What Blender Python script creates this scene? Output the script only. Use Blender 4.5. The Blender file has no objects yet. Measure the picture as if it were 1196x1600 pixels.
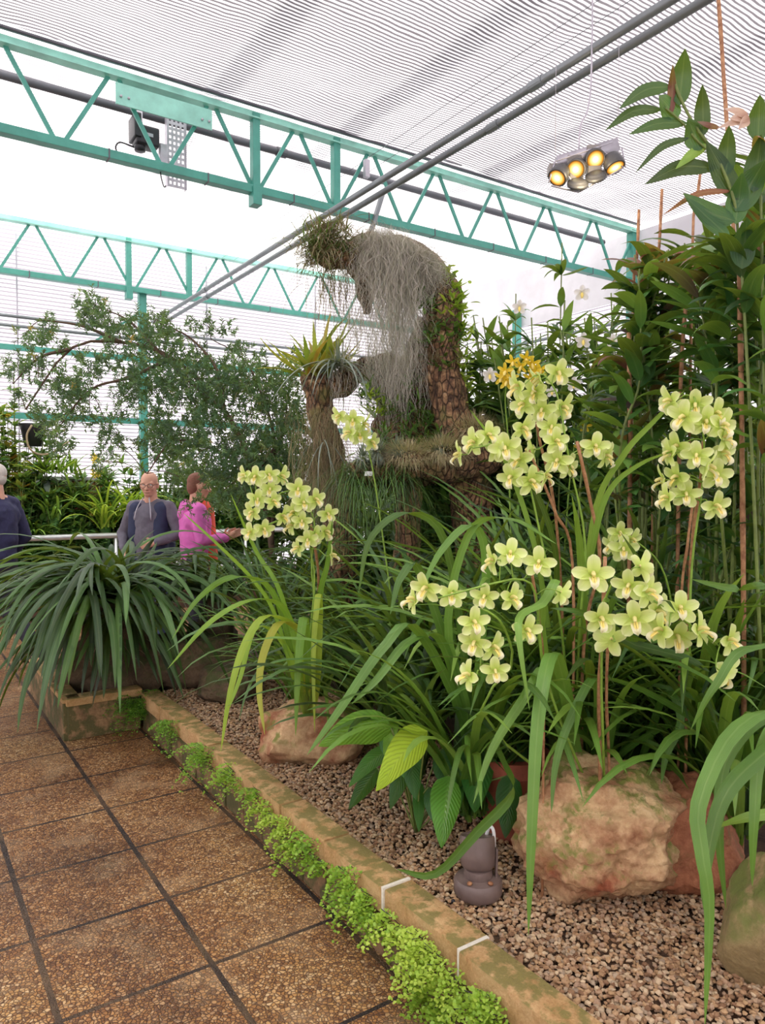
import bpy, bmesh, math, random
import numpy as np
from mathutils import Vector, Matrix, noise, Quaternion
V = Vector; PI = math.pi; R = math.radians
rng = random.Random(7)
C = bpy.context.scene.collection
sc = bpy.context.scene

# ------------------------------------------------------------------ camera
FOC = 1150.0; CZ = 1.6
PIT = -math.atan(40/FOC); YAW = math.atan(772/FOC*math.cos(PIT))
cam_d = bpy.data.cameras.new('camera'); cam = bpy.data.objects.new('camera', cam_d); C.objects.link(cam)
cam_d.sensor_fit = 'VERTICAL'; cam_d.sensor_height = 36.0; cam_d.lens = 36.0*FOC/1600; cam_d.clip_end = 200; cam_d.clip_start = .05
cam.location = (0, 0, CZ); cam.rotation_euler = (PI/2+PIT, 0, -YAW)
sc.camera = cam
FW = V((math.sin(YAW)*math.cos(PIT), math.cos(YAW)*math.cos(PIT), math.sin(PIT)))
RT = V((math.cos(YAW), -math.sin(YAW), 0)); UP = RT.cross(FW)
def at(x, y, d):                 # place point at photo position x,y standing d metres away
    return V((0, 0, CZ)) + (FW + RT*((x-598)/FOC) - UP*((y-800)/FOC))*d
def on_z(x, y, z):
    q = at(x, y, 1)-V((0, 0, CZ)); return V((0, 0, CZ))+q*((z-CZ)/q.z)
def on_y(x, y, Y):
    q = at(x, y, 1)-V((0, 0, CZ)); return V((0, 0, CZ))+q*(Y/q.y)
def on_x(x, y, X):
    q = at(x, y, 1)-V((0, 0, CZ)); return V((0, 0, CZ))+q*(X/q.x)

# ------------------------------------------------------------------ sky, sun, exposure
w = bpy.data.worlds.new('sky'); sc.world = w; w.use_nodes = True
bg = w.node_tree.nodes['Background']; bg.inputs[0].default_value = (1.0, .985, .96, 1); bg.inputs[1].default_value = 2.3
sun_d = bpy.data.lights.new('sun', 'SUN'); sun_d.energy = 5.0; sun_d.angle = R(12); sun_d.color = (1, .95, .86)
sun = bpy.data.objects.new('sun', sun_d); C.objects.link(sun); sun.rotation_euler = (R(24), R(-16), 0)
vs = sc.view_settings; vs.view_transform = 'Standard'; vs.look = 'None'; vs.gamma = 1; vs.use_curve_mapping = False
vs.exposure = 0.2
try:
    sc.cycles.max_bounces = 8; sc.cycles.transparent_max_bounces = 16; sc.cycles.diffuse_bounces = 5
    sc.cycles.glossy_bounces = 2; sc.cycles.transmission_bounces = 5; sc.cycles.use_denoising = True
except Exception: pass

# ------------------------------------------------------------------ materials
def hexc(h):
    c = [int(h[i:i+2], 16)/255 for i in (0, 2, 4)]
    return tuple(((x/12.92) if x <= .04045 else ((x+.055)/1.055)**2.4) for x in c)+(1,)
class NT:
    def __init__(s, name):
        s.m = bpy.data.materials.new(name); s.m.use_nodes = True; s.t = s.m.node_tree; s.t.nodes.clear()
        s.out = s.n('ShaderNodeOutputMaterial')
    def n(s, t, **k):
        o = s.t.nodes.new(t)
        for a, b in k.items():
            if a.startswith('i_'):
                key = a[2:]; key = int(key) if key.isdigit() else key.replace('_', ' ')
                if isinstance(b, bpy.types.NodeSocket): s.t.links.new(b, o.inputs[key])
                else: o.inputs[key].default_value = b
            else: setattr(o, a, b)
        return o
    def l(s, a, b): s.t.links.new(a, b)
    def math(s, op, a, b=0.0, c=None):
        o = s.n('ShaderNodeMath', operation=op)
        for i, x in enumerate((a, b) if c is None else (a, b, c)):
            if isinstance(x, bpy.types.NodeSocket): s.l(x, o.inputs[i])
            else: o.inputs[i].default_value = x
        return o.outputs[0]
    def ramp(s, fac, stops, interp='LINEAR'):
        o = s.n('ShaderNodeValToRGB'); o.color_ramp.interpolation = interp; e = o.color_ramp.elements
        while len(e) < len(stops): e.new(.5)
        for i, (p, c) in enumerate(stops):
            e[i].position = p; e[i].color = hexc(c) if isinstance(c, str) else c
        s.l(fac, o.inputs[0]); return o.outputs[0]
    def mix(s, fac, a, b, mode='MIX'):
        o = s.n('ShaderNodeMix', data_type='RGBA', blend_type=mode)
        for i, x in ((0, fac), (6, a), (7, b)):
            if isinstance(x, bpy.types.NodeSocket): s.l(x, o.inputs[i])
            else: o.inputs[i].default_value = hexc(x) if isinstance(x, str) else x
        return o.outputs[2]
    def noise(s, scale, detail=4, rough=.55, vec=None, out=0):
        o = s.n('ShaderNodeTexNoise', i_Scale=scale, i_Detail=detail, i_Roughness=rough)
        if vec is not None: s.l(vec, o.inputs['Vector'])
        return o.outputs[out]
    def coords(s): return s.n('ShaderNodeTexCoord').outputs['Object']
    def wpos(s): return s.n('ShaderNodeNewGeometry').outputs['Position']
    def bump(s, h, strength=.4, dist=.01):
        return s.n('ShaderNodeBump', i_Strength=strength, i_Distance=dist, i_Height=h).outputs[0]
def plain(name, col, rough=.5, metal=0, var=.12, scale=14, bump=0, bscale=60, col2=None):
    t = NT(name); p = t.wpos(); nz = t.noise(scale, 4, .6, p)
    c2 = col2 or col
    if col2 is None:
        a = hexc(col); c1 = tuple(x*(1-var) for x in a[:3])+(1,); c2 = tuple(min(1, x*(1+var)) for x in a[:3])+(1,)
    else: c1 = hexc(col); c2 = hexc(col2)
    f = t.ramp(nz, [(.35, c1), (.65, c2)])
    b = t.n('ShaderNodeBsdfPrincipled', i_Roughness=rough, i_Metallic=metal); t.l(f, b.inputs['Base Color'])
    if bump: t.l(t.bump(t.noise(bscale, 5, .6, p), bump), b.inputs['Normal'])
    t.l(b.outputs[0], t.out.inputs[0]); return t.m
def leafmat(name, cols, rough=.38, trans=.3, midrib=.25, ribs=0, tipdry=0.0, tipcol='8a7a4a'):
    """cols: ramp over the per-leaf 'var' attribute"""
    t = NT(name)
    a = t.n('ShaderNodeAttribute', attribute_name='var')
    n_ = len(cols); c = t.ramp(a.outputs['Fac'], [(i/max(1, n_-1), x) for i, x in enumerate(cols)])
    uv = t.n('ShaderNodeSeparateXYZ', i_0=t.n('ShaderNodeUVMap', uv_map='uv').outputs[0])
    u = uv.outputs[0]; v = uv.outputs[1]
    d = t.math('ABSOLUTE', t.math('SUBTRACT', u, .5))
    if midrib:
        mr = t.ramp(d, [(0, (1, 1, 1, 1)), (.07, (0, 0, 0, 1))])
        c = t.mix(t.math('MULTIPLY', mr, midrib), c, t.mix(.5, c, 'c8d88a'))
    if ribs:
        ph = t.math('ADD', t.math('MULTIPLY', v, ribs), t.math('MULTIPLY', d, -ribs*.55))
        wv = t.math('SINE', t.math('MULTIPLY', ph, 2*PI))
        h = t.math('MULTIPLY', wv, .5); c = t.mix(t.ramp(wv, [(0, (0, 0, 0, 1)), (1, (.30,)*3+(1,))]), c, '1c4a18')
    else:
        h = t.math('SINE', t.math('MULTIPLY', u, 60.0))
    nz = t.noise(9, 3, .5, t.wpos())
    c = t.mix(.28, c, t.ramp(nz, [(.3, (.25, .25, .25, 1)), (.7, (.8, .8, .8, 1))]), 'SOFT_LIGHT')
    if tipdry:
        c = t.mix(t.math('MULTIPLY', t.ramp(v, [(.93, (0, 0, 0, 1)), (.99, (1, 1, 1, 1))]), tipdry), c, tipcol)
    bn = t.bump(h, .35 if ribs else .18, .004)
    b = t.n('ShaderNodeBsdfPrincipled', i_Roughness=rough); t.l(c, b.inputs['Base Color']); t.l(bn, b.inputs['Normal'])
    tr = t.n('ShaderNodeBsdfTranslucent'); t.l(t.mix(.45, c, 'c4dc3a'), tr.inputs[0])
    mx = t.n('ShaderNodeMixShader', i_Fac=trans); t.l(b.outputs[0], mx.inputs[1]); t.l(tr.outputs[0], mx.inputs[2])
    t.l(mx.outputs[0], t.out.inputs[0]); return t.m

# ------------------------------------------------------------------ mesh builder
class MB:
    def __init__(s): s.v = []; s.f = []; s.uv = []; s.var = []; s.mi = []
    def add(s, verts, faces, uv=None, var=.5, mi=0):
        o = len(s.v); s.v += [tuple(p) for p in verts]
        s.f += [tuple(i+o for i in q) for q in faces]; s.mi += [mi]*len(faces)
        s.uv += uv if uv else [(0, 0)]*len(verts)
        s.var += [var]*len(verts)
    def build(s, name, mats, parent=None, off=None, smooth=True, auto=None):
        me = bpy.data.meshes.new(name)
        a = np.array(s.v, dtype=float).reshape(-1, 3)
        o = bpy.data.objects.new(name, me); C.objects.link(o)
        if parent is not None:
            o.parent = parent
            if off is None:
                off = V((0, 0, 0)); p = parent
                while p: off += p.location; p = p.parent
        elif off is not None:
            o.location = off
        if off is not None and len(a): a = a-np.array(off)
        me.from_pydata(a.tolist(), [], s.f)
        at_ = me.attributes.new('var', 'FLOAT', 'POINT'); at_.data.foreach_set('value', s.var)
        ul = me.uv_layers.new(name='uv'); li = np.zeros(len(me.loops), dtype=np.int32); me.loops.foreach_get('vertex_index', li)
        ul.data.foreach_set('uv', np.array(s.uv, dtype=np.float32)[li].ravel())
        mats = mats if isinstance(mats, (list, tuple)) else [mats]
        for m in mats: me.materials.append(m)
        me.polygons.foreach_set('material_index', s.mi)
        me.polygons.foreach_set('use_smooth', [smooth]*len(s.f))
        if smooth and auto:
            me.set_sharp_from_angle(angle=R(auto))
        me.update(); return o
def box(mb, c, sz, rz=0, mi=0, bev=0, M=None):
    c = V(c); x, y, z = [q/2 for q in sz]
    b = bev
    if b <= 0:
        vs_ = [V((i*x, j*y, k*z)) for k in (-1, 1) for j in (-1, 1) for i in (-1, 1)]
        fs = [(0, 2, 3, 1), (4, 5, 7, 6), (0, 1, 5, 4), (2, 6, 7, 3), (0, 4, 6, 2), (1, 3, 7, 5)]
    else:
        bm = bmesh.new(); bmesh.ops.create_cube(bm, size=1)
        for v in bm.verts: v.co = V((v.co.x*2*x, v.co.y*2*y, v.co.z*2*z))
        bmesh.ops.bevel(bm, geom=bm.edges[:], offset=b, segments=2, affect='EDGES', profile=.6)
        bm.verts.index_update(); vs_ = [v.co.copy() for v in bm.verts]; fs = [tuple(v.index for v in f.verts) for f in bm.faces]; bm.free()
    m = M if M is not None else Matrix.Rotation(rz, 3, 'Z')
    mb.add([m@v+c for v in vs_], fs, mi=mi)
def beam(mb, a, b, wd, ht, up=V((0, 0, 1)), mi=0, bev=0):
    a = V(a); b = V(b); t = (b-a).normalized(); s = t.cross(up)
    s = s.normalized() if s.length > 1e-4 else V((1, 0, 0)); u = s.cross(t)
    M = Matrix((t, s, u)).transposed(); box(mb, (a+b)/2, ((b-a).length, wd, ht), mi=mi, M=M, bev=bev)
def frames(pts):
    T = []
    for i in range(len(pts)):
        a = pts[max(0, i-1)]; b = pts[min(len(pts)-1, i+1)]; t = b-a
        T.append(t.normalized() if t.length > 1e-9 else V((0, 0, 1)))
    n = T[0].orthogonal().normalized(); N = []
    for i, t in enumerate(T):
        if i: n = (T[i-1].rotation_difference(t))@n
        n = (n-t*n.dot(t)).normalized(); N.append(n)
    return T, N
def tube(mb, pts, r, sides=8, mi=0, var=.5, cap=True, amp=0, fr=6, seed=0):
    pts = [V(p) for p in pts]; n = len(pts); rs = r if isinstance(r, (list, tuple)) else [r]*n
    T, N = frames(pts); vs_ = []; uv = []
    L = 0
    for i, p in enumerate(pts):
        B = T[i].cross(N[i]); L += (p-pts[i-1]).length if i else 0
        for k in range(sides):
            a = 2*PI*k/sides; d = N[i]*math.cos(a)+B*math.sin(a); rr = rs[i]
            if amp:
                q = p+d*rs[i]; rr *= 1+amp*noise.fractal((q*fr)+V((seed, 0, 0)), 1.0, 2.0, 4)
            vs_.append(p+d*rr); uv.append((k/sides, L))
    fs = [(i*sides+k, i*sides+(k+1) % sides, (i+1)*sides+(k+1) % sides, (i+1)*sides+k) for i in range(n-1) for k in range(sides)]
    if cap: fs += [tuple(range(sides-1, -1, -1)), tuple((n-1)*sides+k for k in range(sides))]
    mb.add(vs_, fs, uv, var, mi)
def lathe(mb, c, prof, sides=24, mi=0, M=None):
    c = V(c); vs_ = []; n = len(prof)
    for (r, z) in prof:
        for k in range(sides):
            a = 2*PI*k/sides; q = V((r*math.cos(a), r*math.sin(a), z)); vs_.append((M@q if M else q)+c)
    fs = [(i*sides+k, i*sides+(k+1) % sides, (i+1)*sides+(k+1) % sides, (i+1)*sides+k) for i in range(n-1) for k in range(sides)]
    fs += [tuple(range(sides-1, -1, -1)), tuple((n-1)*sides+k for k in range(sides))]
    mb.add(vs_, fs, mi=mi)
def smooth_path(pts, n):                       # Catmull-Rom through the given points
    P = [V(p) for p in pts]; P = [P[0]*2-P[1]]+P+[P[-1]*2-P[-2]]; out = []; m = len(P)-3
    for i in range(n+1):
        s = i/n*m; k = min(int(s), m-1); t = s-k; a, b, c, d = P[k:k+4]
        out.append(.5*((2*b)+(c-a)*t+(2*a-5*b+4*c-d)*t*t+(3*b-a-3*c+d)*t**3))
    return out
PROF = {'strap': lambda s: (.55+.45*min(1, s/.25))*max(0.0, 1-s**5)**.8 if s < 1 else 0.0,
        'lance': lambda s: max(0.0, math.sin(PI*min(1, s**.75)))**.9,
        'ovate': lambda s: max(0.0, math.sin(PI*min(1, s**.62)))**.8,
        'spike': lambda s: max(0.0, 1-s)**.7,
        'obl': lambda s: min(1, .3+s*2.2)*max(0.0, 1-s**4)**.6}
def leaf(mb, pts, wd, side, fold=.25, prof='strap', var=.5, mi=0, twist=0, wave=0):
    pr = PROF[prof]; n = len(pts); vs_ = []; uv = []
    for i, p in enumerate(pts):
        s = i/(n-1); t = (pts[min(n-1, i+1)]-pts[max(0, i-1)])
        t = t.normalized() if t.length > 1e-9 else V((0, 0, 1))
        sd = side-t*side.dot(t); sd = sd.normalized() if sd.length > 1e-5 else t.orthogonal().normalized()
        if twist: sd = Quaternion(t, twist*s)@sd
        nm = sd.cross(t); h = wd*.5*pr(s)+wd*.012
        e = nm*(h*fold)
        if wave: e = e+nm*(math.sin(s*21+var*30)*wave*h)
        vs_ += [p-sd*h+e, p, p+sd*h+e]; uv += [(0, s), (.5, s), (1, s)]
    fs = []
    for i in range(n-1):
        a = i*3; fs += [(a, a+1, a+4, a+3), (a+1, a+2, a+5, a+4)]
    mb.add(vs_, fs, uv, var, mi)
def strap(mb, base, az, L, wd, t0, t1, seg=11, p=1.3, prof='strap', fold=.3, var=.5, mi=0, twist=0, sway=0, wave=0):
    pts = [V(base)]; st = L/seg; q = V(base)
    for i in range(seg):
        s = (i+.5)/seg; th = t0+(t1-t0)*s**p; a = az+sway*s*s
        q = q+V((math.cos(a)*math.sin(th), math.sin(a)*math.sin(th), math.cos(th)))*st; pts.append(q.copy())
    leaf(mb, pts, wd, V((-math.sin(az), math.cos(az), 0)), fold, prof, var, mi, twist, wave)
    return pts
def ell(mb, c, rx, ry, rz, M=None, nu=12, nv=8, mi=0):
    vs_ = []; c = V(c)
    for j in range(nv+1):
        ph = PI*j/nv
        for k in range(nu):
            a = 2*PI*k/nu; q = V((rx*math.sin(ph)*math.cos(a), ry*math.sin(ph)*math.sin(a), rz*math.cos(ph)))
            vs_.append((M@q if M else q)+c)
    fs = [(j*nu+k, (j+1)*nu+k, (j+1)*nu+(k+1) % nu, j*nu+(k+1) % nu) for j in range(nv) for k in range(nu)]
    mb.add(vs_, fs, mi=mi)
def cap(mb, a, b, r0, r1, sides=12, flat=1.0, mi=0):
    a = V(a); b = V(b); t = (b-a).normalized(); pts = []; rs = []
    for k in range(5): q = PI/2*k/4; pts.append(a-t*r0*math.cos(q)); rs.append(max(.0004, r0*math.sin(q)))
    for k in range(5): q = PI/2*k/4; pts.append(b+t*r1*math.sin(q)); rs.append(max(.0004, r1*math.cos(q)))
    tube(mb, pts, rs, sides, mi=mi)
def tag(o, label=None, cat=None, group=None, kind=None):
    if label: o['label'] = label
    if cat: o['category'] = cat
    if group: o['group'] = group
    if kind: o['kind'] = kind
    return o
def empty(name, loc, label=None, cat=None, group=None, rz=0):
    o = bpy.data.objects.new(name, None); C.objects.link(o); o.location = loc; o.rotation_euler = (0, 0, rz); o.empty_display_size = .1
    return tag(o, label, cat, group)
def solo(name, mb, mats, label, cat, group=None, smooth=True, off=None, kind=None, auto=None):
    if off is None:
        a = np.array(mb.v); off = V((a[:, 0].mean(), a[:, 1].mean(), a[:, 2].min()))
    o = mb.build(name, mats, None, off, smooth, auto); return tag(o, label, cat, group, kind)
def struct(name, mb, mats, smooth=False): return tag(mb.build(name, mats, None, V((0, 0, 0)), smooth), kind='structure')

M = {}
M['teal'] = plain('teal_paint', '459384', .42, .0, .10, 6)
M['teal_light'] = plain('galvanised_lit_teal', '8fcdbd', .4, .1, .15, 5)  # galvanised plate tone; on the top chord, lit-face lightness put into the colour
M['pipe'] = plain('grey_pipe', '7d8487', .4, .35, .12, 3)
M['pipe_dark'] = plain('dark_pipe', '5a5a62', .5, .1, .12, 3)
M['galv'] = plain('galvanised_steel', 'b7b4bd', .4, .4, .1, 12)
M['black'] = plain('black_plastic', '26252b', .45)
M['cane'] = plain('bamboo_cane', '8a5b3c', .6, 0, .3, 40, .2, 120, 'b98a62')
M['white'] = plain('white_plastic', 'd9dcdc', .5)
M['rail'] = plain('brushed_rail', 'cfd2d3', .3, .6, .05, 4)

# ------------------------------------------------------------------ the greenhouse shell
def screenmat(name, axis, period, dark, light, frac, openness, tl, wob):
    t = NT(name); p = t.wpos(); sp = t.n('ShaderNodeSeparateXYZ', i_0=p)
    s2 = t.n('ShaderNodeVectorMath', operation='MULTIPLY'); t.l(p, s2.inputs[0]); s2.inputs[1].default_value = (.9, .9, .9)
    wn = t.noise(1.6, 3, .5, s2.outputs[0])
    yy = t.math('ADD', sp.outputs[axis], t.math('MULTIPLY', wn, wob))
    fr = t.math('FRACT', t.math('DIVIDE', yy, period))
    big = t.noise(.8, 2, .5, p)
    thr = t.math('ADD', frac-.12, t.math('MULTIPLY', big, .24))
    m = t.math('LESS_THAN', fr, thr)
    st = t.mix(t.noise(30, 3, .6, p), light, tuple(x*.93 for x in hexc(light)[:3])+(1,))
    col = t.mix(m, st, dark)
    d = t.n('ShaderNodeBsdfDiffuse'); t.l(col, d.inputs[0])
    tr = t.n('ShaderNodeBsdfTranslucent'); t.l(col, tr.inputs[0])
    mx = t.n('ShaderNodeMixShader'); t.l(t.mix(m, (tl, tl, tl, 1), (tl*.45,)*3+(1,)), mx.inputs[0]); t.l(d.outputs[0], mx.inputs[1]); t.l(tr.outputs[0], mx.inputs[2])
    tp = t.n('ShaderNodeBsdfTransparent')
    m2 = t.n('ShaderNodeMixShader'); t.l(t.mix(m, (openness,)*3+(1,), (0, 0, 0, 1)), m2.inputs[0]); t.l(mx.outputs[0], m2.inputs[1]); t.l(tp.outputs[0], m2.inputs[2])
    t.l(m2.outputs[0], t.out.inputs[0]); return t.m
M['screen'] = screenmat('shade_screen', 1, .039, '858087', 'e2dbe4', .48, .09, .72, .14)
M['screen2'] = screenmat('brightened_screen', 1, .039, 'b9b2bd', 'f6f2f6', .34, .30, .80, .16)  # same screen, paler and more open: far field's sun-side brightness put into it
M['wallpc'] = screenmat('ribbed_wall_sheet', 2, .052, 'b3a9b5', 'f1ecf3', .34, .10, .70, .01)
M['tarp'] = plain('white_tarpaulin', 'd5d3d8', .6, 0, .06, 3, .3, 6)
def sheet(x0, x1, y0, y1, z, sag, nx=60, ny=30, seed=0):
    mb = MB(); vs_ = []
    for j in range(ny+1):
        for i in range(nx+1):
            x = x0+(x1-x0)*i/nx; y = y0+(y1-y0)*j/ny
            s = math.sin(PI*j/ny)
            vs_.append((x, y, z-sag*s+.035*noise.noise(V((x*.9, y*1.3, seed)))))
    mb.add(vs_, [(j*(nx+1)+i, j*(nx+1)+i+1, (j+1)*(nx+1)+i+1, (j+1)*(nx+1)+i) for j in range(ny) for i in range(nx)])
    return mb
struct('ceiling', sheet(-5, 8.15, .1, 6.12, 4.99, .05), M['screen'], True)
struct('ceiling', sheet(-5, 8.15, -7, .0, 4.99, .05, seed=9), M['screen'], True)
struct('ceiling', sheet(-5, 8.15, 6.13, 10.1, 5.0, .04, seed=5), M['screen2'], True)
mb = MB(); box(mb, (1.5, 6.13, 4.965), (13.2, .035, .02)); tag(mb.build('screen_edge_rail', M['pipe_dark'], None, V((1.5, 6.13, 4.9))), 'dark trailing edge bar of the shade screen above the near truss', 'rail')
for i, X in enumerate((2.35, 3.62, 5.4)):
    mb = MB(); box(mb, (X, 3.5, 5.30), (.20, 12, .10)); tag(mb.build('roof_purlin', M['pipe_dark'], None, V((X, 5.5, 5.35))), ('left', 'middle', 'right')[i]+' one of three blurred roof bars running lengthwise above the translucent screens', 'roof bar', 'roof bars above the shade screens')
def wallgrid(p0, dx, dz, nx, nz, amp):
    mb = MB(); vs_ = []; n = V(dx).cross(V(dz)).normalized()
    for j in range(nz+1):
        for i in range(nx+1):
            p = V(p0)+V(dx)*(i/nx)+V(dz)*(j/nz); vs_.append(p+n*amp*noise.noise(p*1.3))
    mb.add(vs_, [(j*(nx+1)+i, j*(nx+1)+i+1, (j+1)*(nx+1)+i+1, (j+1)*(nx+1)+i) for j in range(nz) for i in range(nx)]); return mb
struct('wall_back', wallgrid((-5, 10.45, 0), (13.2, 0, 0), (0, 0, 5), 30, 10, .01), M['wallpc'])
struct('wall_right', wallgrid((8.2, 10.45, 0), (0, -17.5, 0), (0, 0, 4.2), 50, 10, .01), M['wallpc'])
mb = wallgrid((8.12, 10.4, 4.05), (0, -10.2, 0), (0, 0, .85), 80, 10, .07)
solo('wall_tarpaulin', mb, M['tarp'], 'crumpled white tarpaulin strip hung along the top of the right wall', 'tarpaulin')
struct('wall_left', wallgrid((-5, 10.45, 0), (0, -17.5, 0), (0, 0, 5), 40, 8, .01), M['wallpc'])

# floor of exposed-aggregate slabs
def floormat():
    t = NT('aggregate_paving'); p = t.wpos(); sp = t.n('ShaderNodeSeparateXYZ', i_0=p)
    wob = t.math('MULTIPLY', t.noise(9, 4, .6, p), .010)
    def joint(co, org, hw):
        f = t.math('FRACT', t.math('DIVIDE', t.math('ADD', co, -org+40*.4775+.2387), .4775))
        d = t.math('MULTIPLY', t.math('ABSOLUTE', t.math('SUBTRACT', f, .5)), .4775)
        return t.math('LESS_THAN', t.math('ADD', d, wob), hw+.007)
    jx = joint(sp.outputs[0], .87, .0085); jy = joint(sp.outputs[1], 2.32, .0062)
    j = t.math('MAXIMUM', jx, jy)
    vo = t.n('ShaderNodeTexVoronoi', i_Scale=80.0); t.l(p, vo.inputs['Vector'])
    ve = t.n('ShaderNodeTexVoronoi', feature='DISTANCE_TO_EDGE', i_Scale=80.0); t.l(p, ve.inputs['Vector'])
    sep = t.n('ShaderNodeSeparateColor', i_0=vo.outputs['Color'])
    st = t.ramp(sep.outputs[0], [(0, '7a5a38'), (.25, 'a07a4c'), (.5, 'b8945f'), (.75, 'c8a878'), (.93, 'd6c09a'), (1, '8d6f54')])
    edge = t.ramp(ve.outputs['Distance'], [(.0, (0, 0, 0, 1)), (.16, (1, 1, 1, 1))])
    c = t.mix(edge, '4c3320', st)
    damp = t.noise(1.15, 5, .62, p); damp2 = t.noise(3.2, 5, .6, p)
    stain = t.ramp(damp, [(.36, '8e6844'), (.5, 'd0ab80'), (.66, 'fff4de')])
    c = t.mix(.75, c, stain, 'MULTIPLY')
    c = t.mix(t.ramp(damp2, [(.52, (0, 0, 0, 1)), (.72, (.35, .35, .35, 1))]), c, 'd0b58a')
    jn = t.ramp(t.noise(2.2, 4, .6, p), [(.42, '241913'), (.66, '644e34')])
    c = t.mix(j, c, jn)
    h = t.math('ADD', t.math('MULTIPLY', edge, .5), t.math('MULTIPLY', j, -1.6))
    b = t.n('ShaderNodeBsdfPrincipled'); t.l(c, b.inputs['Base Color'])
    t.l(t.ramp(damp, [(.35, (.42,)*3+(1,)), (.6, (.75,)*3+(1,))]), b.inputs['Roughness'])
    t.l(t.bump(h, .8, .006), b.inputs['Normal']); t.l(b.outputs[0], t.out.inputs[0]); return t.m
M['floor'] = floormat()
mb = MB(); mb.add([(-5, -7, 0), (8.2, -7, 0), (8.2, 10.45, 0), (-5, 10.45, 0)], [(0, 1, 2, 3)]); struct('floor', mb, M['floor'])
struct('wall_front', wallgrid((8.2, -7, 0), (-13.2, 0, 0), (0, 0, 5), 30, 10, .01), M['wallpc'])

# ------------------------------------------------------------------ trusses
def truss(Y, x0, x1, posts, label, plates=False):
    r = empty('roof_truss', (x0, Y, 4.2), label, 'truss', 'green roof trusses')
    zt, zb = 4.90, 4.25
    mb = MB(); box(mb, ((x0+x1)/2, Y, zt), (x1-x0, .07, .07), bev=.004); box(mb, ((x0+x1)/2, Y-.045, zt-.03), (x1-x0, .04, .012)); mb.build('top_chord', M['teal_light'], r, smooth=False)  # top chord in the paler teal, its lit face painted in
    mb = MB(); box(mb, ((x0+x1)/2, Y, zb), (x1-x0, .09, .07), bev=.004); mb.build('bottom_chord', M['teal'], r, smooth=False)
    k0 = math.ceil((x0-1.15)/.82); k = k0
    while 1.15+.82*k < x1-.1:
        xb = 1.15+.82*k
        for s in (-1, 1):
            xt = xb+s*.37
            if x0 < xt < x1:
                mb = MB(); beam(mb, (xb+s*.04, Y, zb+.03), (xt, Y, zt-.03), .022, .034, bev=.003); mb.build('brace', M['teal'], r, smooth=False)
        mb = MB(); box(mb, (xb+.36, Y, zb), (.012, .096, .076)); mb.build('sleeve', M['pipe_dark'], r, smooth=False)
        k += 1
    for xp in posts:
        mb = MB(); box(mb, (xp, Y-.01, 4.56), (.07, .075, .72), bev=.004)
        if xp == posts[0]: box(mb, (xp, Y-.01, 4.19), (.085, .11, .16), bev=.004)
        mb.build('upright', M['teal'], r, smooth=False)
    return r
t1 = truss(6.2, -4.6, 8.12, (2.78, 3.61), 'near green lattice roof truss crossing the whole glasshouse, with a plate and motor on it')
t2 = truss(10.2, -4.6, 8.12, (2.73, 3.56), 'far green lattice roof truss just in front of the ribbed back wall')
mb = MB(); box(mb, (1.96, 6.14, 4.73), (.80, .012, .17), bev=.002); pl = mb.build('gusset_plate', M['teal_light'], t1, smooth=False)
tag(pl, 'pale galvanised green plate bolted on the top chord')
for bx in (1.60, 1.66, 2.27, 2.33):
    mb = MB(); lathe(mb, (bx, 6.13, 4.71), [(.011, 0), (.011, .008), (.005, .014)], 8, M=Matrix.Rotation(PI/2, 3, 'X')); mb.build('bolt', M['galv'], pl)
def pipe(name, pts, r, m, label, cat, sleeves=(), group=None, n=None):
    pts = [V(p) for p in pts]
    rt = empty(name, pts[0], label, cat, group)
    mb = MB(); tube(mb, pts, r, 14); mb.build('pipe_run', m, rt)
    d = (pts[-1]-pts[0])
    for s in sleeves:
        c = pts[0]+d*s; mb = MB(); tube(mb, [c-d.normalized()*.05, c+d.normalized()*.05], r*1.25, 14); mb.build('coupling', m, rt, smooth=False)
    return rt
pipe('heating_pipe', [(3.08, .2, 3.87), (3.08, 10.3, 3.87)], .024, M['pipe'], 'left one of the two grey pipes running lengthwise under the trusses', 'pipe', (.28, .55, .8), 'twin grey overhead pipes')
pipe('heating_pipe', [(3.215, .2, 3.87), (3.215, 10.3, 3.87)], .024, M['pipe'], 'right one of the two grey pipes running lengthwise under the trusses', 'pipe', (.33, .58, .83), 'twin grey overhead pipes')
pipe('roller_pipe', [(-4.5, 6.62, 4.86), (8.0, 6.62, 4.86)], .036, M['pipe_dark'], 'thick dark roller pipe running behind the near roof truss', 'pipe', (.38, .62))
# motor, junction box and perforated tray on the near truss
r = empty('screen_motor', (1.86, 6.55, 4.35), 'black screen drive motor hanging behind the galvanised truss plate', 'motor')
mb = MB(); box(mb, (1.90, 6.5, 4.60), (.20, .16, .16), bev=.02); box(mb, (1.81, 6.5, 4.66), (.06, .2, .2), bev=.01); mb.build('motor_body', M['black'], r)
mb = MB(); box(mb, (1.90, 6.417, 4.60), (.08, .004, .028)); mb.build('rating_plate', M['galv'], r, smooth=False)
mb = MB(); tube(mb, [(1.85, 6.5, 4.56), (1.85, 6.5, 4.48)], .045, 12); mb.build('gear_nose', M['black'], r)
mb = MB(); tube(mb, smooth_path([(1.80, 6.5, 4.50), (1.68, 6.5, 4.51), (1.65, 6.5, 4.44), (1.74, 6.5, 4.38), (1.9, 6.5, 4.40), (2.03, 6.5, 4.45)], 24), .007, 8); mb.build('cable', M['black'], r)
mb = MB(); box(mb, (1.87, 6.59, 4.76), (.05, .05, .2), bev=.004); mb.build('mounting_bracket', M['galv'], r)
mb = MB(); box(mb, (2.05, 6.5, 4.50), (.07, .06, .17), bev=.008); mb.build('junction_box', M['galv'], r)
mb = MB()
for s in (-.085, .085): box(mb, (2.18+s, 6.55, 4.56), (.006, .06, .62))
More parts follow.
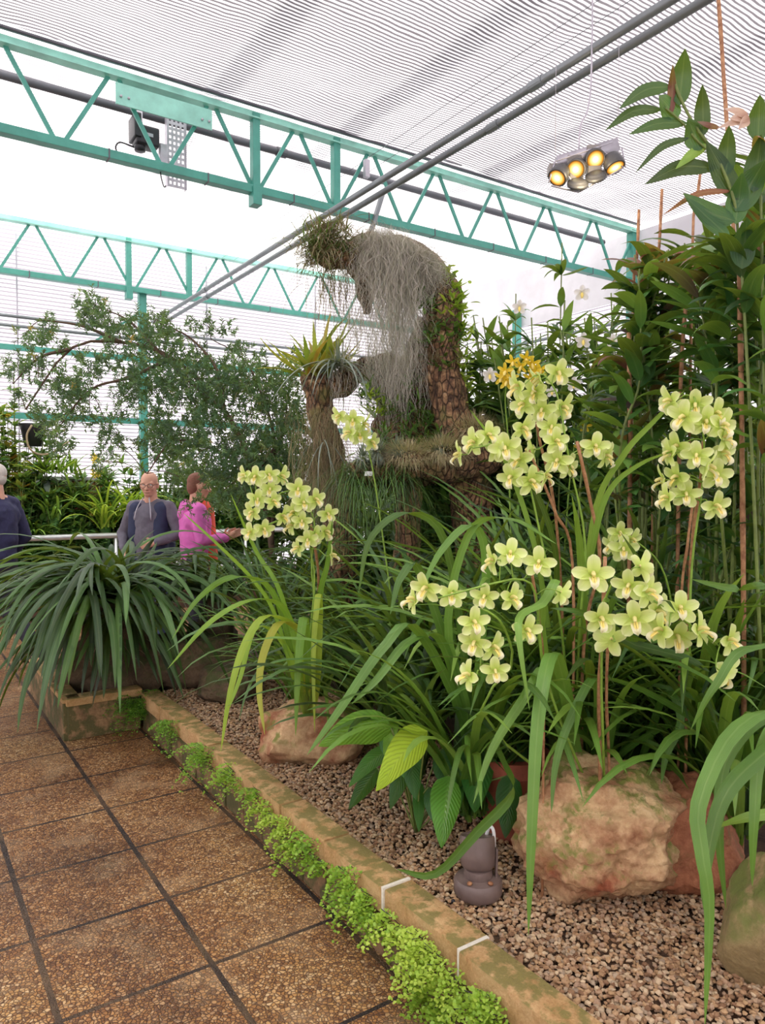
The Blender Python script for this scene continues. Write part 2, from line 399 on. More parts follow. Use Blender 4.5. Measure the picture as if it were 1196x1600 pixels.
for i in range(12):
    for j in range(5):
        pass
# perforated plate as a real grid with holes
x0, z0 = 2.095, 4.25; W_, H_ = .17, .62; nx, nz = 9, 25
vs_ = [(x0+W_*i/nx, 6.53, z0+H_*k/nz) for k in range(nz+1) for i in range(nx+1)]
fs = [(k*(nx+1)+i, k*(nx+1)+i+1, (k+1)*(nx+1)+i+1, (k+1)*(nx+1)+i) for k in range(nz) for i in range(nx) if not (i % 2 == 1 and k % 2 == 1)]
mb.add(vs_, fs); o = solo('cable_tray', mb, M['galv'], 'perforated galvanised cable tray hanging behind the near truss beside the motor', 'cable tray', smooth=False)
md = o.modifiers.new('thick', 'SOLIDIFY'); md.thickness = .003
mb = MB(); tube(mb, smooth_path([(1.93, 6.2, 4.22), (1.94, 6.2, 4.16), (1.96, 6.2, 4.10), (1.975, 6.2, 4.115)], 8), .005, 6)
solo('hanging_hook', mb, M['black'], 'thin black hook dangling under the near truss', 'hook')
a = on_y(598, 303, 6.13); b = on_y(580, 362, 6.13)
mb = MB(); beam(mb, a, b, .035, .05, V((0, 1, 0)), bev=.003); solo('hanging_channel', mb, M['pipe'], 'short grey metal channel hanging down where the twin pipes cross the near truss', 'bracket', smooth=False)
a = on_y(573, 250, 6.14); mb = MB(); beam(mb, a, a-V((0, 0, .17)), .05, .05, V((0, 1, 0)), bev=.004); solo('pipe_clamp', mb, M['galv'], 'small grey clamp fixed on the near truss above the twin pipes', 'clamp', smooth=False)
for xx, lb in ((4.02, 'thin straight wire left of its twin, stretched lengthwise under the ceiling'), (4.20, 'thin straight wire right of its twin, stretched lengthwise under the ceiling')):
    mb = MB(); tube(mb, [(xx, .7, 4.86), (xx, 10.1, 4.86)], .003, 5); solo('support_wire', mb, M['pipe'], lb, 'wire', 'ceiling wires')

# columns, girts and pipes on the walls
def column(x, y, label, brace=True, h=4.25):
    r = empty('steel_column', (x, y, 0), label, 'column')
    mb = MB(); box(mb, (x, y, h/2), (.10, .10, h), bev=.005); mb.build('shaft', M['teal'], r, smooth=False)
    mb = MB(); box(mb, (x, y, .01), (.2, .2, .02)); mb.build('base_plate', M['teal'], r, smooth=False)
    if brace: mb = MB(); beam(mb, (x, y-.03, 4.0), (x-.65, y-.03, 3.5), .03, .03); mb.build('knee_brace', M['teal'], r, smooth=False)
    return r
column(2.93, 10.28, 'green steel column with a knee brace under the far truss, seen between the shrubs')
column(8.05, 6.2, 'green steel column at the right end of the near truss', False, 4.9)
column(8.05, 8.3, 'green steel column on the right wall behind the white flowered orchids', False, 4.3)
column(8.05, 10.25, 'green steel column in the far right corner beside the cork trunk', False, 4.3)
for z, mt, rr, lb in ((3.36, 'teal', .035, 'upper green rail on the back wall'), (2.50, 'teal', .04, 'lower green rail on the back wall'), (1.45, 'teal', .035, 'lowest green rail on the back wall, behind the plants')):
    mb = MB(); box(mb, (1.6, 10.40, z), (12.9, .05, rr*2), bev=.004); solo('wall_girt', mb, M[mt], lb, 'wall rail', smooth=False)
za = on_y(0, 492, 10.35).z; zb2 = on_y(0, 507, 10.35).z
for z, lb in ((za, 'upper of two thin grey pipes along the back wall'), (zb2, 'lower of two thin grey pipes along the back wall')):
    mb = MB(); tube(mb, [(-4.9, 10.33, z), (8.1, 10.33, z)], .022, 10); solo('wall_pipe', mb, M['pipe'], lb, 'pipe', 'thin pipes along the back wall')
for z, lb in ((3.75, 'upper grey pipe along the right wall'), (3.5, 'lower grey pipe along the right wall')):
    mb = MB(); tube(mb, [(8.0, 1.0, z), (8.0, 10.2, z)], .025, 10); solo('wall_pipe', mb, M['pipe'], lb, 'pipe', 'thin pipes along the right wall')
mb = MB(); box(mb, (8.1, 5.6, 2.35), (.05, 9.4, .09)); solo('wall_girt', mb, M['teal'], 'green rail running along the right wall behind the tall canes', 'wall rail', smooth=False)
for i, X in enumerate((-2.2, -.4, 1.4, 3.9, 5.7)):
    mb = MB(); box(mb, (X, 10.42, 2.4), (.02, .02, 4.8)); solo('panel_seam', mb, M['galv'], ('far left edge', 'left', 'middle', 'middle right', 'right')[i]+' vertical joint strip between the ribbed sheets of the back wall', 'seam strip', 'vertical seams of the back wall', smooth=False)

# ------------------------------------------------------------------ spotlight cluster
def emis(name, col, st):
    t = NT(name); e = t.n('ShaderNodeEmission', i_Strength=st); e.inputs[0].default_value = hexc(col); t.l(e.outputs[0], t.out.inputs[0]); return t.m
def lensmat():
    t = NT('lit_lens'); uv = t.n('ShaderNodeSeparateXYZ', i_0=t.n('ShaderNodeUVMap', uv_map='uv').outputs[0])
    c = t.ramp(uv.outputs[0], [(0, 'fffbe0'), (.35, 'ffe9a0'), (.8, 'ffb84a'), (1, 'd07a20')])
    s = t.ramp(uv.outputs[0], [(0, (1, 1, 1, 1)), (.4, (.35,)*3+(1,)), (1, (.12,)*3+(1,))])
    e = t.n('ShaderNodeEmission'); t.l(c, e.inputs[0]); t.l(t.math('MULTIPLY', s, 5.0), e.inputs[1]); t.l(e.outputs[0], t.out.inputs[0]); return t.m
M['lens'] = lensmat(); M['housing'] = plain('grey_lamp_housing', '8a8580', .4, .3); M['lampring'] = plain('dark_lamp_ring', '4a4a4c', .4, .2)
LD = 3.7
lc = at(918, 262, LD)
lr = empty('spotlight_cluster', lc, 'hanging cluster of six round halogen spotlights under the ceiling, top right', 'spotlight')
def spot(px, py, rad, aim, lit, back=.075):
    c = at(px, py, LD); ax = V(aim).normalized(); q = V((0, 0, 1)).rotation_difference(ax).to_matrix()
    mb = MB(); lathe(mb, c, [(rad*.55, -back), (rad*.8, -back*.9), (rad*.98, -back*.55), (rad*1.04, -.02), (rad*1.05, 0), (rad*.92, .004), (rad*.9, -.004)], 24, M=q)
    hd = mb.build('lamp_head', M['lampring'], lr)
    mb = MB(); n = 24; vs_ = [c+q@V((0, 0, .0005))]; uv = [(0, 0)]
    for k in range(n): vs_.append(c+q@V((rad*.86*math.cos(2*PI*k/n), rad*.86*math.sin(2*PI*k/n), .0005))); uv.append((1, 0))
    mb.add(vs_, [(0, k+1, (k+1) % n+1) for k in range(n)], uv); tag(mb.build('lens', M['lens'] if lit else M['lampring'], hd), 'glowing warm lens' if lit else None)
    mb = MB(); box(mb, c+V((0, 0, .06))+FW*.05, (.07, .06, .05), -YAW, bev=.004); mb.build('lamp_box', M['housing'], lr)
tocam = (V((0, 0, CZ))-lc).normalized()
dn = V((0, 0, -1))
spot(900, 265, .048, tocam*.95+dn*.25-RT*.25, True); spot(931, 249, .048, tocam*.95+dn*.25+RT*.25, True)
spot(871, 278, .048, dn*.75+tocam*.55-RT*.5, True); spot(962, 262, .05, dn*.8+tocam*.35+RT*.35, True)
spot(903, 291, .05, dn*1.0-tocam*.75-RT*.15, False, .03); spot(932, 279, .05, dn*1.0-tocam*.75+RT*.1, False, .03)
mb = MB()
def lamp_pt(x, y, off=0): return at(x, y, LD+off)
for a, b in (((868, 252), (958, 222)), ((862, 290), (905, 300)), ((905, 300), (975, 262)), ((972, 230), (978, 262)), ((868, 252), (858, 285)), ((880, 262), (905, 300)), ((945, 238), (975, 262))):
    tube(mb, [lamp_pt(*a), lamp_pt(*b)], .004, 6)
beam(mb, lamp_pt(872, 254, .05), lamp_pt(966, 226, .05), .06, .03, FW)
mb.build('frame', M['galv'], lr)
mb = MB(); tube(mb, smooth_path([lamp_pt(905, 232, .05), lamp_pt(908, 195, .05), lamp_pt(919, 170, .06), lamp_pt(925, 100, .1), V(lamp_pt(925, 100, .1))+V((0, 0, .9))], 20), .005, 6); mb.build('cable', M['galv'], lr)
for x in (868, 966):
    mb = MB(); p = lamp_pt(x, 250 if x < 900 else 224, .05); tube(mb, [p, V((p.x, p.y, 4.98))], .0015, 5); mb.build('hanging_wire', M['galv'], lr)
ld = bpy.data.lights.new('spot_glow', 'POINT'); ld.energy = 2.5; ld.color = (1, .8, .5); ld.shadow_soft_size = .05
lo = bpy.data.objects.new('spot_glow', ld); C.objects.link(lo); lo.parent = lr; lo.location = (tocam*.12)+V((0, 0, -.05))
# ------------------------------------------------------------------ bed, kerb, stone planter, gravel
def gz(x, y):                                   # height of the soil
    return .19+.10*min(1, max(0, (x-2.2)/1.2))+.15*min(1, max(0, (x-3.4)/2.5))
M['soil'] = plain('dark_soil', '3a2b20', .95, 0, .3, 8, .8, 40, '5e4633')
mb = MB(); nx, ny = 60, 60; vs_ = []
for j in range(ny+1):
    for i in range(nx+1):
        x = 1.45+6.7*i/nx; y = -.5+6.75*j/ny
        vs_.append((x, y, gz(x, y)-.012+.02*noise.noise(V((x*3, y*3, 0)))))
mb.add(vs_, [(j*(nx+1)+i, j*(nx+1)+i+1, (j+1)*(nx+1)+i+1, (j+1)*(nx+1)+i) for j in range(ny) for i in range(nx)])
tag(mb.build('bed_soil', M['soil'], None, V((0, 0, 0))), 'dark soil of the raised planting bed under all the orchids', 'soil', None, 'stuff')
def stonemat(name, c1, c2, moss, mossamt, rough=.85, sc=1.0, mossup=True):
    t = NT(name); p = t.wpos()
    a = t.noise(3.2*sc, 6, .62, p); b_ = t.noise(38*sc, 5, .65, p); c = t.noise(6*sc, 5, .65, p)
    col = t.ramp(a, [(.34, c1), (.62, c2)])
    col = t.mix(.55, col, t.ramp(b_, [(.3, (.22,)*3+(1,)), (.7, (.82,)*3+(1,))]), 'SOFT_LIGHT')
    nz = t.n('ShaderNodeSeparateXYZ', i_0=t.n('ShaderNodeNewGeometry').outputs['Normal']).outputs[2]
    mk = t.ramp(c, [(.60-mossamt*.28, (0, 0, 0, 1)), (.66-mossamt*.2, (1, 1, 1, 1))])
    mk = t.math('MULTIPLY', mk, .85)
    if mossup: mk = t.math('MULTIPLY', mk, t.ramp(nz, [(-.1, (.12,)*3+(1,)), (.6, (1, 1, 1, 1))]))
    col = t.mix(mk, col, t.mix(b_, moss, tuple(x*.45 for x in hexc(moss)[:3])+(1,)))
    bs = t.n('ShaderNodeBsdfPrincipled', i_Roughness=rough); t.l(col, bs.inputs['Base Color'])
    h = t.math('ADD', t.math('MULTIPLY', b_, .5), t.math('MULTIPLY', a, 1.0))
    t.l(t.bump(h, .9, .012), bs.inputs['Normal']); t.l(bs.outputs[0], t.out.inputs[0]); return t.m
M['kerb'] = stonemat('kerb_stone', 'a8804e', 'c4a070', '8a8444', .62, sc=2.6)
M['kerb_low'] = stonemat('kerb_course', '5e4630', '927450', '565a2e', .6, sc=2, mossup=False)
M['mortar'] = plain('white_mortar', 'd8d2c4', .9, 0, .1, 60)
r = empty('stone_kerb', (1.41, 2.6, 0), 'long low mossy stone kerb between the paved walk and the gravel bed', 'kerb')
ys = [-.3, .28, .72, 1.15, 1.62, 2.02, 2.42, 2.80, 3.22, 3.66, 4.08, 4.50, 4.88]
for a, b in zip(ys[:-1], ys[1:]):
    mb = MB(); j = rng.uniform(-.006, .006)
    box(mb, (1.412+j, (a+b)/2, .205+rng.uniform(-.004, .004)), (.115, b-a-.008, .09), rng.uniform(-.012, .012), bev=.008)
    mb.build('coping_stone', M['kerb'], r, auto=40)
    for q in range(2):
        mb = MB(); m_ = a+(b-a)*(.25+.5*q)-.1; box(mb, (1.415+rng.uniform(-.004, .004), m_+.1, .08), (.10, (b-a)/2-.008, .158), bev=.008); mb.build('base_brick', M['kerb_low'], r, auto=40)
for yy in (1.62, 2.02):
    mb = MB(); box(mb, (1.411, yy, .207), (.114, .013, .088)); mb.build('mortar_joint', M['mortar'], r, smooth=False)
r = empty('stone_planter', (1.15, 5.5, 0), 'low mossy stone planter box at the corner of the walk under the drooping strap leaves', 'planter')
def pbox(nm, c, sz, m): mb = MB(); box(mb, c, sz, bev=.01); mb.build(nm, M[m], r, auto=40)
pbox('front_wall', (1.13, 4.94, .11), (.45, .10, .22), 'kerb_low'); pbox('front_coping', (1.13, 4.935, .245), (.47, .12, .05), 'kerb'); pbox('side_wall', (.93, 5.55, .125), (.10, 1.30, .25), 'kerb_low')
pbox('side_coping', (.93, 5.55, .255), (.115, 1.32, .03), 'kerb'); pbox('back_wall', (2.2, 6.24, .125), (2.6, .10, .25), 'kerb_low')
mb = MB(); box(mb, (1.2, 5.55, .14), (.5, 1.2, .14)); mb.build('soil_fill', M['soil'], r)
mb = MB(); box(mb, (5.8, 6.3, .15), (4.6, .10, .3)); solo('bed_edge', mb, M['kerb_low'], 'far stone edge of the planting bed hidden behind the cork arch', 'kerb', smooth=False)
# gravel
def pebbles(n, region, smin, smax, seed):
    g = np.random.default_rng(seed)
    ph = (1+5**.5)/2
    iv = np.array([(-1, ph, 0), (1, ph, 0), (-1, -ph, 0), (1, -ph, 0), (0, -1, ph), (0, 1, ph), (0, -1, -ph), (0, 1, -ph), (ph, 0, -1), (ph, 0, 1), (-ph, 0, -1), (-ph, 0, 1)], float)
    iv /= np.linalg.norm(iv[0])
    fi = np.array([(0, 11, 5), (0, 5, 1), (0, 1, 7), (0, 7, 10), (0, 10, 11), (1, 5, 9), (5, 11, 4), (11, 10, 2), (10, 7, 6), (7, 1, 8), (3, 9, 4), (3, 4, 2), (3, 2, 6), (3, 6, 8), (3, 8, 9), (4, 9, 5), (2, 4, 11), (6, 2, 10), (8, 6, 7), (9, 8, 1)])
    P = region(g, n); mb = MB(); A = []; Fs = []; var = []
    for k in range(n):
        s = g.uniform(smin, smax); sc3 = s*np.array([g.uniform(.8, 1.3), g.uniform(.6, 1), g.uniform(.4, .75)])
        q = iv*(1+g.uniform(-.28, .28, (12, 1)))*sc3
        a, b = g.uniform(0, 6.28), g.uniform(-.6, .6)
        Rz = np.array([[math.cos(a), -math.sin(a), 0], [math.sin(a), math.cos(a), 0], [0, 0, 1]]); Rx = np.array([[1, 0, 0], [0, math.cos(b), -math.sin(b)], [0, math.sin(b), math.cos(b)]])
        A.append(q@Rx.T@Rz.T+P[k]); Fs.append(fi+12*k); var += [float(g.uniform(0, 1))]*12
    mb.v = np.concatenate(A).tolist(); mb.f = [tuple(x) for x in np.concatenate(Fs).tolist()]; mb.var = var; mb.uv = [(0, 0)]*len(mb.v); mb.mi = [0]*len(mb.f)
    return mb
def pebmat():
    t = NT('gravel_stone'); a = t.n('ShaderNodeAttribute', attribute_name='var')
    c = t.ramp(a.outputs['Fac'], [(0, '7c5a40'), (.2, 'a07e5c'), (.4, 'b8966e'), (.6, 'a88a70'), (.8, 'cdb592'), (1, '8c7a68')])
    c = t.mix(.35, c, t.ramp(t.noise(90, 4, .6, t.wpos()), [(.3, (.25,)*3+(1,)), (.7, (.8,)*3+(1,))]), 'SOFT_LIGHT')
    b = t.n('ShaderNodeBsdfPrincipled', i_Roughness=.8); t.l(c, b.inputs['Base Color']); t.l(b.outputs[0], t.out.inputs[0]); return t.m
M['pebble'] = pebmat()
def reg_near(g, n):
    y = .55+(5.0-.55)*g.random(n)**1.25; x = 1.475+g.random(n)**1.15*(1.0)
    z = np.array([gz(a, b) for a, b in zip(x, y)])+g.uniform(-.006, .012, n); return np.stack([x, y, z], 1)
mb = pebbles(33000, reg_near, .0062, .0118, 3)
tag(mb.build('gravel', M['pebble'], None, V((0, 0, 0)), smooth=False), 'pinkish tan gravel spread over the bed inside the stone kerb', 'gravel', None, 'stuff')

# ------------------------------------------------------------------ boulders
def rock(name, c, size, planes, mats, label, seed, flat=.02, k=9, rot=0, det=5, amp=.05):
    bm = bmesh.new(); bmesh.ops.create_icosphere(bm, subdivisions=det, radius=1); c = V(c); rr = random.Random(seed)
    PL = [(V(p[:3]).normalized(), p[3]) for p in planes]
    for _ in range(k):
        d = V((rr.gauss(0, 1), rr.gauss(0, 1), rr.gauss(0, .8))).normalized(); PL.append((d, rr.uniform(.86, 1.02)))
    for v in bm.verts:
        d = v.co.normalized(); rs = 1.12
        for n_, h in PL:
            q = d.dot(n_)
            if q > .05:
                x = h/q
                rs = min(rs, x)
        rs *= 1+amp*noise.fractal(d*2.4+V((seed, 0, 0)), 1.0, 2.1, 5)+amp*.45*noise.fractal(d*8+V((seed, 3, 0)), .9, 2.1, 4)-amp*.7*max(0, noise.noise(d*3.1+V((0, seed, 0)))-.25)
        v.co = V((d.x*size[0]*rs, d.y*size[1]*rs, d.z*size[2]*rs))
    bmesh.ops.rotate(bm, verts=bm.verts, cent=(0, 0, 0), matrix=Matrix.Rotation(rot, 3, 'Z'))
    bm.verts.index_update(); mb = MB(); mb.add([v.co+c for v in bm.verts], [tuple(v.index for v in f.verts) for f in bm.faces]); bm.free()
    return solo(name, mb, mats, label, 'rock', 'boulders in the gravel bed', off=V((c.x, c.y, c.z-size[2])), auto=50)
M['rock_tan'] = stonemat('tan_sandstone', '8a4c30', 'd0b084', '74842e', .38, sc=1.5)
M['rock_red'] = stonemat('red_sandstone', '7d4a34', 'a56a4a', '6a6a34', .2, sc=1.6)
M['rock_moss'] = stonemat('mossy_rock', '7a6848', 'a08a60', '6a7c30', .8, sc=1.6)
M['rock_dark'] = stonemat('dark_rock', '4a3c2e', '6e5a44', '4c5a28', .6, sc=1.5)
dr = YAW
cb = at(942, 1330, 2.62)
rock('boulder', (cb.x, cb.y, .385), (.30, .28, .245), [(-.05, -.12, 1, .88), (-1, -.15, .1, .93), (-.15, -.62, .8, .95), (-.12, -1, .0, .84), (.15, -.75, -.75, .80), (.8, -.62, .0, .84), (.55, -.4, .8, .95), (-.75, -.7, -.15, .92), (1, .1, .4, .93)], M['rock_tan'], 'large tan and rusty boulder in front of the orchid canes', 11, rot=-dr*.9, amp=.11, det=6)
cb = at(1058, 1375, 2.66)
rock('boulder', (cb.x, cb.y, .36), (.21, .19, .20), [(0, -1, .2, .85), (.8, -.4, .5, .85)], M['rock_red'], 'reddish boulder half hidden behind the right side of the large tan one', 5, rot=-dr, amp=.08)
cb = at(1215, 1440, 2.12)
rock('boulder', (cb.x, cb.y, .32), (.15, .15, .19), [(-.6, -.6, -.5, .9)], M['rock_moss'], 'round mossy boulder cut off by the right edge of the view', 9, rot=-dr, amp=.05)
cb = at(485, 1165, 3.85)
rock('boulder', (cb.x, cb.y, .31), (.27, .2, .175), [(-.3, -.3, 1, .84), (-.9, -.4, .3, .86), (.1, -1, .1, .85)], M['rock_tan'], 'tan boulder beside the kerb under the yellow green strap leaves', 21, rot=-dr, amp=.08)
cb = at(300, 1040, 5.3)
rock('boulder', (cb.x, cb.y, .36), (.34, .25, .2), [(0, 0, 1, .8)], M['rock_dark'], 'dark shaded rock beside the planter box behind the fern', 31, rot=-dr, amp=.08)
cb = at(360, 1075, 4.9)
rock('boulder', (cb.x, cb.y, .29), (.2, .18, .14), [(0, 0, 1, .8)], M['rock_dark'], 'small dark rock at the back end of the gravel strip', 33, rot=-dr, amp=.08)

# ------------------------------------------------------------------ ground uplight
g_ = on_z(752, 1412, .2); ug = empty('ground_uplight', (g_.x+.03, g_.y+.05, .19), 'brown plastic ground spotlight standing on the gravel left of the large boulder', 'light')
M['brownpl'] = plain('brown_plastic', '6d5d58', .45, 0, .12, 14, .15, 40)
uc = V((g_.x+.03, g_.y+.05, 0))
mb = MB(); lathe(mb, uc+V((0, 0, .205)), [(.078, 0), (.083, .01), (.083, .045), (.076, .055), (.05, .06), (.046, .062)], 32); mb.build('base', M['brownpl'], ug, auto=40)
mb = MB(); lathe(mb, uc+V((0, 0, .262)), [(.047, 0), (.05, .01), (.046, .03), (.040, .034)], 24); mb.build('neck', M['brownpl'], ug, auto=40)
Mx = Matrix.Rotation(R(-14), 3, RT)
mb = MB(); lathe(mb, uc+V((0, 0, .29)), [(.046, 0), (.058, .012), (.062, .05), (.060, .10), (.057, .108), (.054, .106)], 32, M=Mx); hd = mb.build('head', M['brownpl'], ug, auto=40)
mb = MB(); beam(mb, uc+RT*.062+V((0, 0, .25)), uc+RT*.064+V((0, 0, .36)), .02, .008, RT, bev=.002); mb.build('bracket', M['brownpl'], ug)
mb = MB()
for s in (-1, 1): lathe(mb, uc-FW*.055+RT*.035*s+V((0, 0, .262)), [(.009, 0), (.009, .006), (.004, .009)], 8)
mb.build('screw', M['cane'], ug)
mb = MB(); tube(mb, smooth_path([uc+RT*.03+FW*.05+V((0, 0, .36)), uc+RT*.042+FW*.03+V((0, 0, .42)), uc+RT*.056+FW*.02+V((0, 0, .41)), uc+RT*.06+FW*.03+V((0, 0, .33))], 14), .006, 8); mb.build('cable', M['white'], ug)
mb = MB(); tube(mb, smooth_path([uc-RT*.07+V((0, 0, .2)), uc-RT*.085-FW*.02+V((0, 0, .19)), uc-RT*.09-FW*.05+V((0, 0, .2))], 8), .008, 8); mb.build('lead', M['black'], ug)

# ------------------------------------------------------------------ leaf materials
M['cymb'] = leafmat('cymbidium_leaf', ['23421b', '365a22', '4b752c', '63903a', '88ad4c'], .36, .28)
M['cymbdk'] = leafmat('dark_strap_leaf', ['1b361c', '2a4a25', '3b602d', '507a38', '74984a'], .36, .2)
M['cymbyl'] = leafmat('yellowing_strap_leaf', ['4f8030', '6f9e36', '8fb63c', 'a8bc3e', 'b9b24a'], .4, .38)
M['cane_leaf'] = leafmat('pleated_orchid_leaf', ['183a20', '254e28', '366432', '4f803c', '86ac48'], .36, .27, .2)
M['purple_leaf'] = leafmat('purple_underside_leaf', ['3a2630', '51303a', '7c3f38', '9b5a40'], .4, .3)
M['lily'] = leafmat('ribbed_lily_leaf', ['245a26', '34752c', '4a9034', '86b83c', 'b4d440'], .3, .35, .2, 13)
M['fern'] = leafmat('maidenhair_leaf', ['3a6a2c', '568c32', '7aab3c', 'a2c648', 'c2da5c'], .5, .35, 0)
M['shrub'] = leafmat('shrub_leaf', ['22421f', '325a2c', '47763c', '5f8d48', '7ea858'], .45, .3, .1)
M['needle'] = leafmat('fine_needle_leaf', ['22402a', '315636', '41683f', '5d7f48', 'a08a3c'], .55, .25, 0)
M['grass_yl'] = leafmat('lime_grass_leaf', ['5a8a34', '86ac3a', 'a8c444', 'c4d858'], .45, .4)
M['brom'] = leafmat('bromeliad_leaf', ['6c8836', '94a843', 'b0b250', 'c08a3c'], .4, .35, .1)
M['till'] = leafmat('grey_air_plant_leaf', ['5f6c62', '7c8a80', '94a096', 'a8a878'], .6, .2, 0)
M['dry'] = leafmat('dry_root', ['6a5a48', '8c7a5f', 'a89878', '77805a'], .8, .15, 0)
M['moss'] = leafmat('spanish_moss_strand', ['a09a94', 'bcb4ac', 'cdc6bc', 'a8aa98'], .8, .2, 0)
M['bulb'] = plain('pseudobulb', 'a39a4a', .5, 0, .2, 20)
M['stalk'] = plain('flower_stalk_green', '7fa03c', .5, 0, .15, 30)
M['stem'] = plain('orchid_stem', '6a7a3a', .5, 0, .2, 30)
M['wood'] = plain('twig', '5d4a3a', .85, 0, .2, 30, .4, 60)
def petalmat(name, c0, c1, c2):
    t = NT(name); uv = t.n('ShaderNodeSeparateXYZ', i_0=t.n('ShaderNodeUVMap', uv_map='uv').outputs[0])
    c = t.ramp(uv.outputs[1], [(0, c0), (.45, c1), (1, c2)])
    d = t.math('ABSOLUTE', t.math('SUBTRACT', uv.outputs[0], .5))
    c = t.mix(t.ramp(d, [(.0, (.5,)*3+(1,)), (.5, (0, 0, 0, 1))]), c, c0)
    ln = t.math('SINE', t.math('MULTIPLY', uv.outputs[0], 50))
    b = t.n('ShaderNodeBsdfPrincipled', i_Roughness=.45); t.l(c, b.inputs['Base Color']); t.l(t.bump(ln, .15, .002), b.inputs['Normal'])
    tr = t.n('ShaderNodeBsdfTranslucent'); t.l(c, tr.inputs[0]); mx = t.n('ShaderNodeMixShader', i_Fac=.35)
    t.l(b.outputs[0], mx.inputs[1]); t.l(tr.outputs[0], mx.inputs[2]); t.l(mx.outputs[0], t.out.inputs[0]); return t.m
M['petal'] = petalmat('green_petal', 'c6de66', 'dfee8e', 'f2f6c4')
M['lip'] = petalmat('cream_lip', 'ece49a', 'faf6d8', 'fbf8e6')
M['keel'] = plain('yellow_keel', 'ecd674', .5)
M['petal_y'] = petalmat('yellow_petal', 'e0c020', 'eed23a', 'f2e060')
M['petal_w'] = petalmat('white_petal', 'e8e4d0', 'f6f4f2', 'faf8fa')
M['petal_pk'] = petalmat('faded_petal', 'c89a86', 'dcc0a8', 'e8d4c4')

# ------------------------------------------------------------------ flowers (each mesh is shared by its copies)
def petal(mb, ang, L, W, cup, tilt, mi=0, prof='ovate', curl=0):
    d = V((math.cos(ang), math.sin(ang), 0)); sd = V((-math.sin(ang), math.cos(ang), 0)); n = 7; vs_ = []; uv = []
    for i in range(n+1):
        s = i/n; w_ = W*.5*(max(0, math.sin(PI*(.10+.80*s**1.15)))**.55 if s < 1 else .22)
        z = tilt*L*s+cup*L*math.sin(PI*s*.8)-curl*L*s*s
        for k in (-1, -.5, 0, .5, 1):
            vs_.append(d*(L*s)+sd*(w_*k)+V((0, 0, z+abs(k)**2*w_*.35))); uv.append(((k+1)/2, s))
    mb.add(vs_, [(i*5+k, i*5+k+1, (i+1)*5+k+1, (i+1)*5+k) for i in range(n) for k in range(4)], uv, .5, mi)
def cymb_flower(seed):
    rr = random.Random(seed); mb = MB(); j = lambda a: rr.uniform(-a, a)
    petal(mb, R(90+j(6)), .052, .034, .10, .18+j(.1)); petal(mb, R(14+j(8)), .054, .032, .05, .12+j(.1)); petal(mb, R(166+j(8)), .054, .032, .05, .12+j(.1))
    petal(mb, R(-48+j(7)), .050, .033, .08, .02+j(.1)); petal(mb, R(-132+j(7)), .050, .033, .08, .02+j(.1))
    # lip: trough curling downwards, with side lobes and two keels
    vs_ = []; uv = []
    for i in range(8):
        s = i/7; y = -.004-.030*s**1.3; z = .006+.030*math.sin(s*2.3); w_ = .013*(1-.15*s)*(1 if s < .6 else 1.15)*math.sin(PI*min(1, .35+s*.5))
        if i == 7: w_ *= .45
        for k in (-1, -.5, 0, .5, 1): vs_.append((w_*k, y-(1-abs(k))*.004, z+(abs(k)**2)*.011*(1-.6*s))); uv.append(((k+1)/2, s))
    mb.add(vs_, [(i*5+k, i*5+k+1, (i+1)*5+k+1, (i+1)*5+k) for i in range(7) for k in range(4)], uv, .5, 1)
    for s in (-1, 1): tube(mb, [V((.0025*s, -.004, .018)), V((.003*s, -.014, .030)), V((.003*s, -.023, .034))], [.0018, .0026, .0016], 6, mi=2)
    tube(mb, [V((0, .002, 0)), V((0, .006, .014)), V((0, .002, .026)), V((0, -.002, .030))], [.005, .0055, .005, .0035], 8, mi=1)
    o = mb.build('flower', [M['petal'], M['lip'], M['keel']], None, V((0, 0, 0)), auto=60); me = o.data; bpy.data.objects.remove(o); return me
CF = [cymb_flower(i) for i in range(5)]
def star_flower(n, L, W, mats, seed, lip=True):
    rr = random.Random(seed); mb = MB()
    for k in range(n): petal(mb, R(90+360/n*k+rr.uniform(-8, 8)), L, W, .08, .1+rr.uniform(-.1, .15))
    if lip: tube(mb, [V((0, 0, 0)), V((0, -.2*L, .35*L)), V((0, -.5*L, .5*L))], [.12*L, .2*L, .1*L], 8, mi=1)
    o = mb.build('flower', mats, None, V((0, 0, 0)), auto=60); me = o.data; bpy.data.objects.remove(o); return me
YF = star_flower(5, .032, .013, [M['petal_y'], M['keel']], 2); WF = star_flower(5, .05, .036, [M['petal_w'], M['keel']], 4)
def face_mat(fdir, roll=0):
    z = fdir.normalized(); y = V((0, 0, 1))-z*z.z
    y = y.normalized() if y.length > .05 else V((0, 1, 0)); x = y.cross(z)
    q = Matrix((x, y, z)).transposed(); return (q@Matrix.Rotation(roll, 3, 'Z')).to_euler()
def put_flower(me, p, fdir, parent, size=1, roll=0, name='flower'):
    o = bpy.data.objects.new(name, me); C.objects.link(o); o.parent = parent
    off = V((0, 0, 0)); q = parent
    while q: off += q.location; q = q.parent
    o.location = V(p)-off; o.rotation_euler = face_mat(fdir, roll); o.scale = (size,)*3; return o
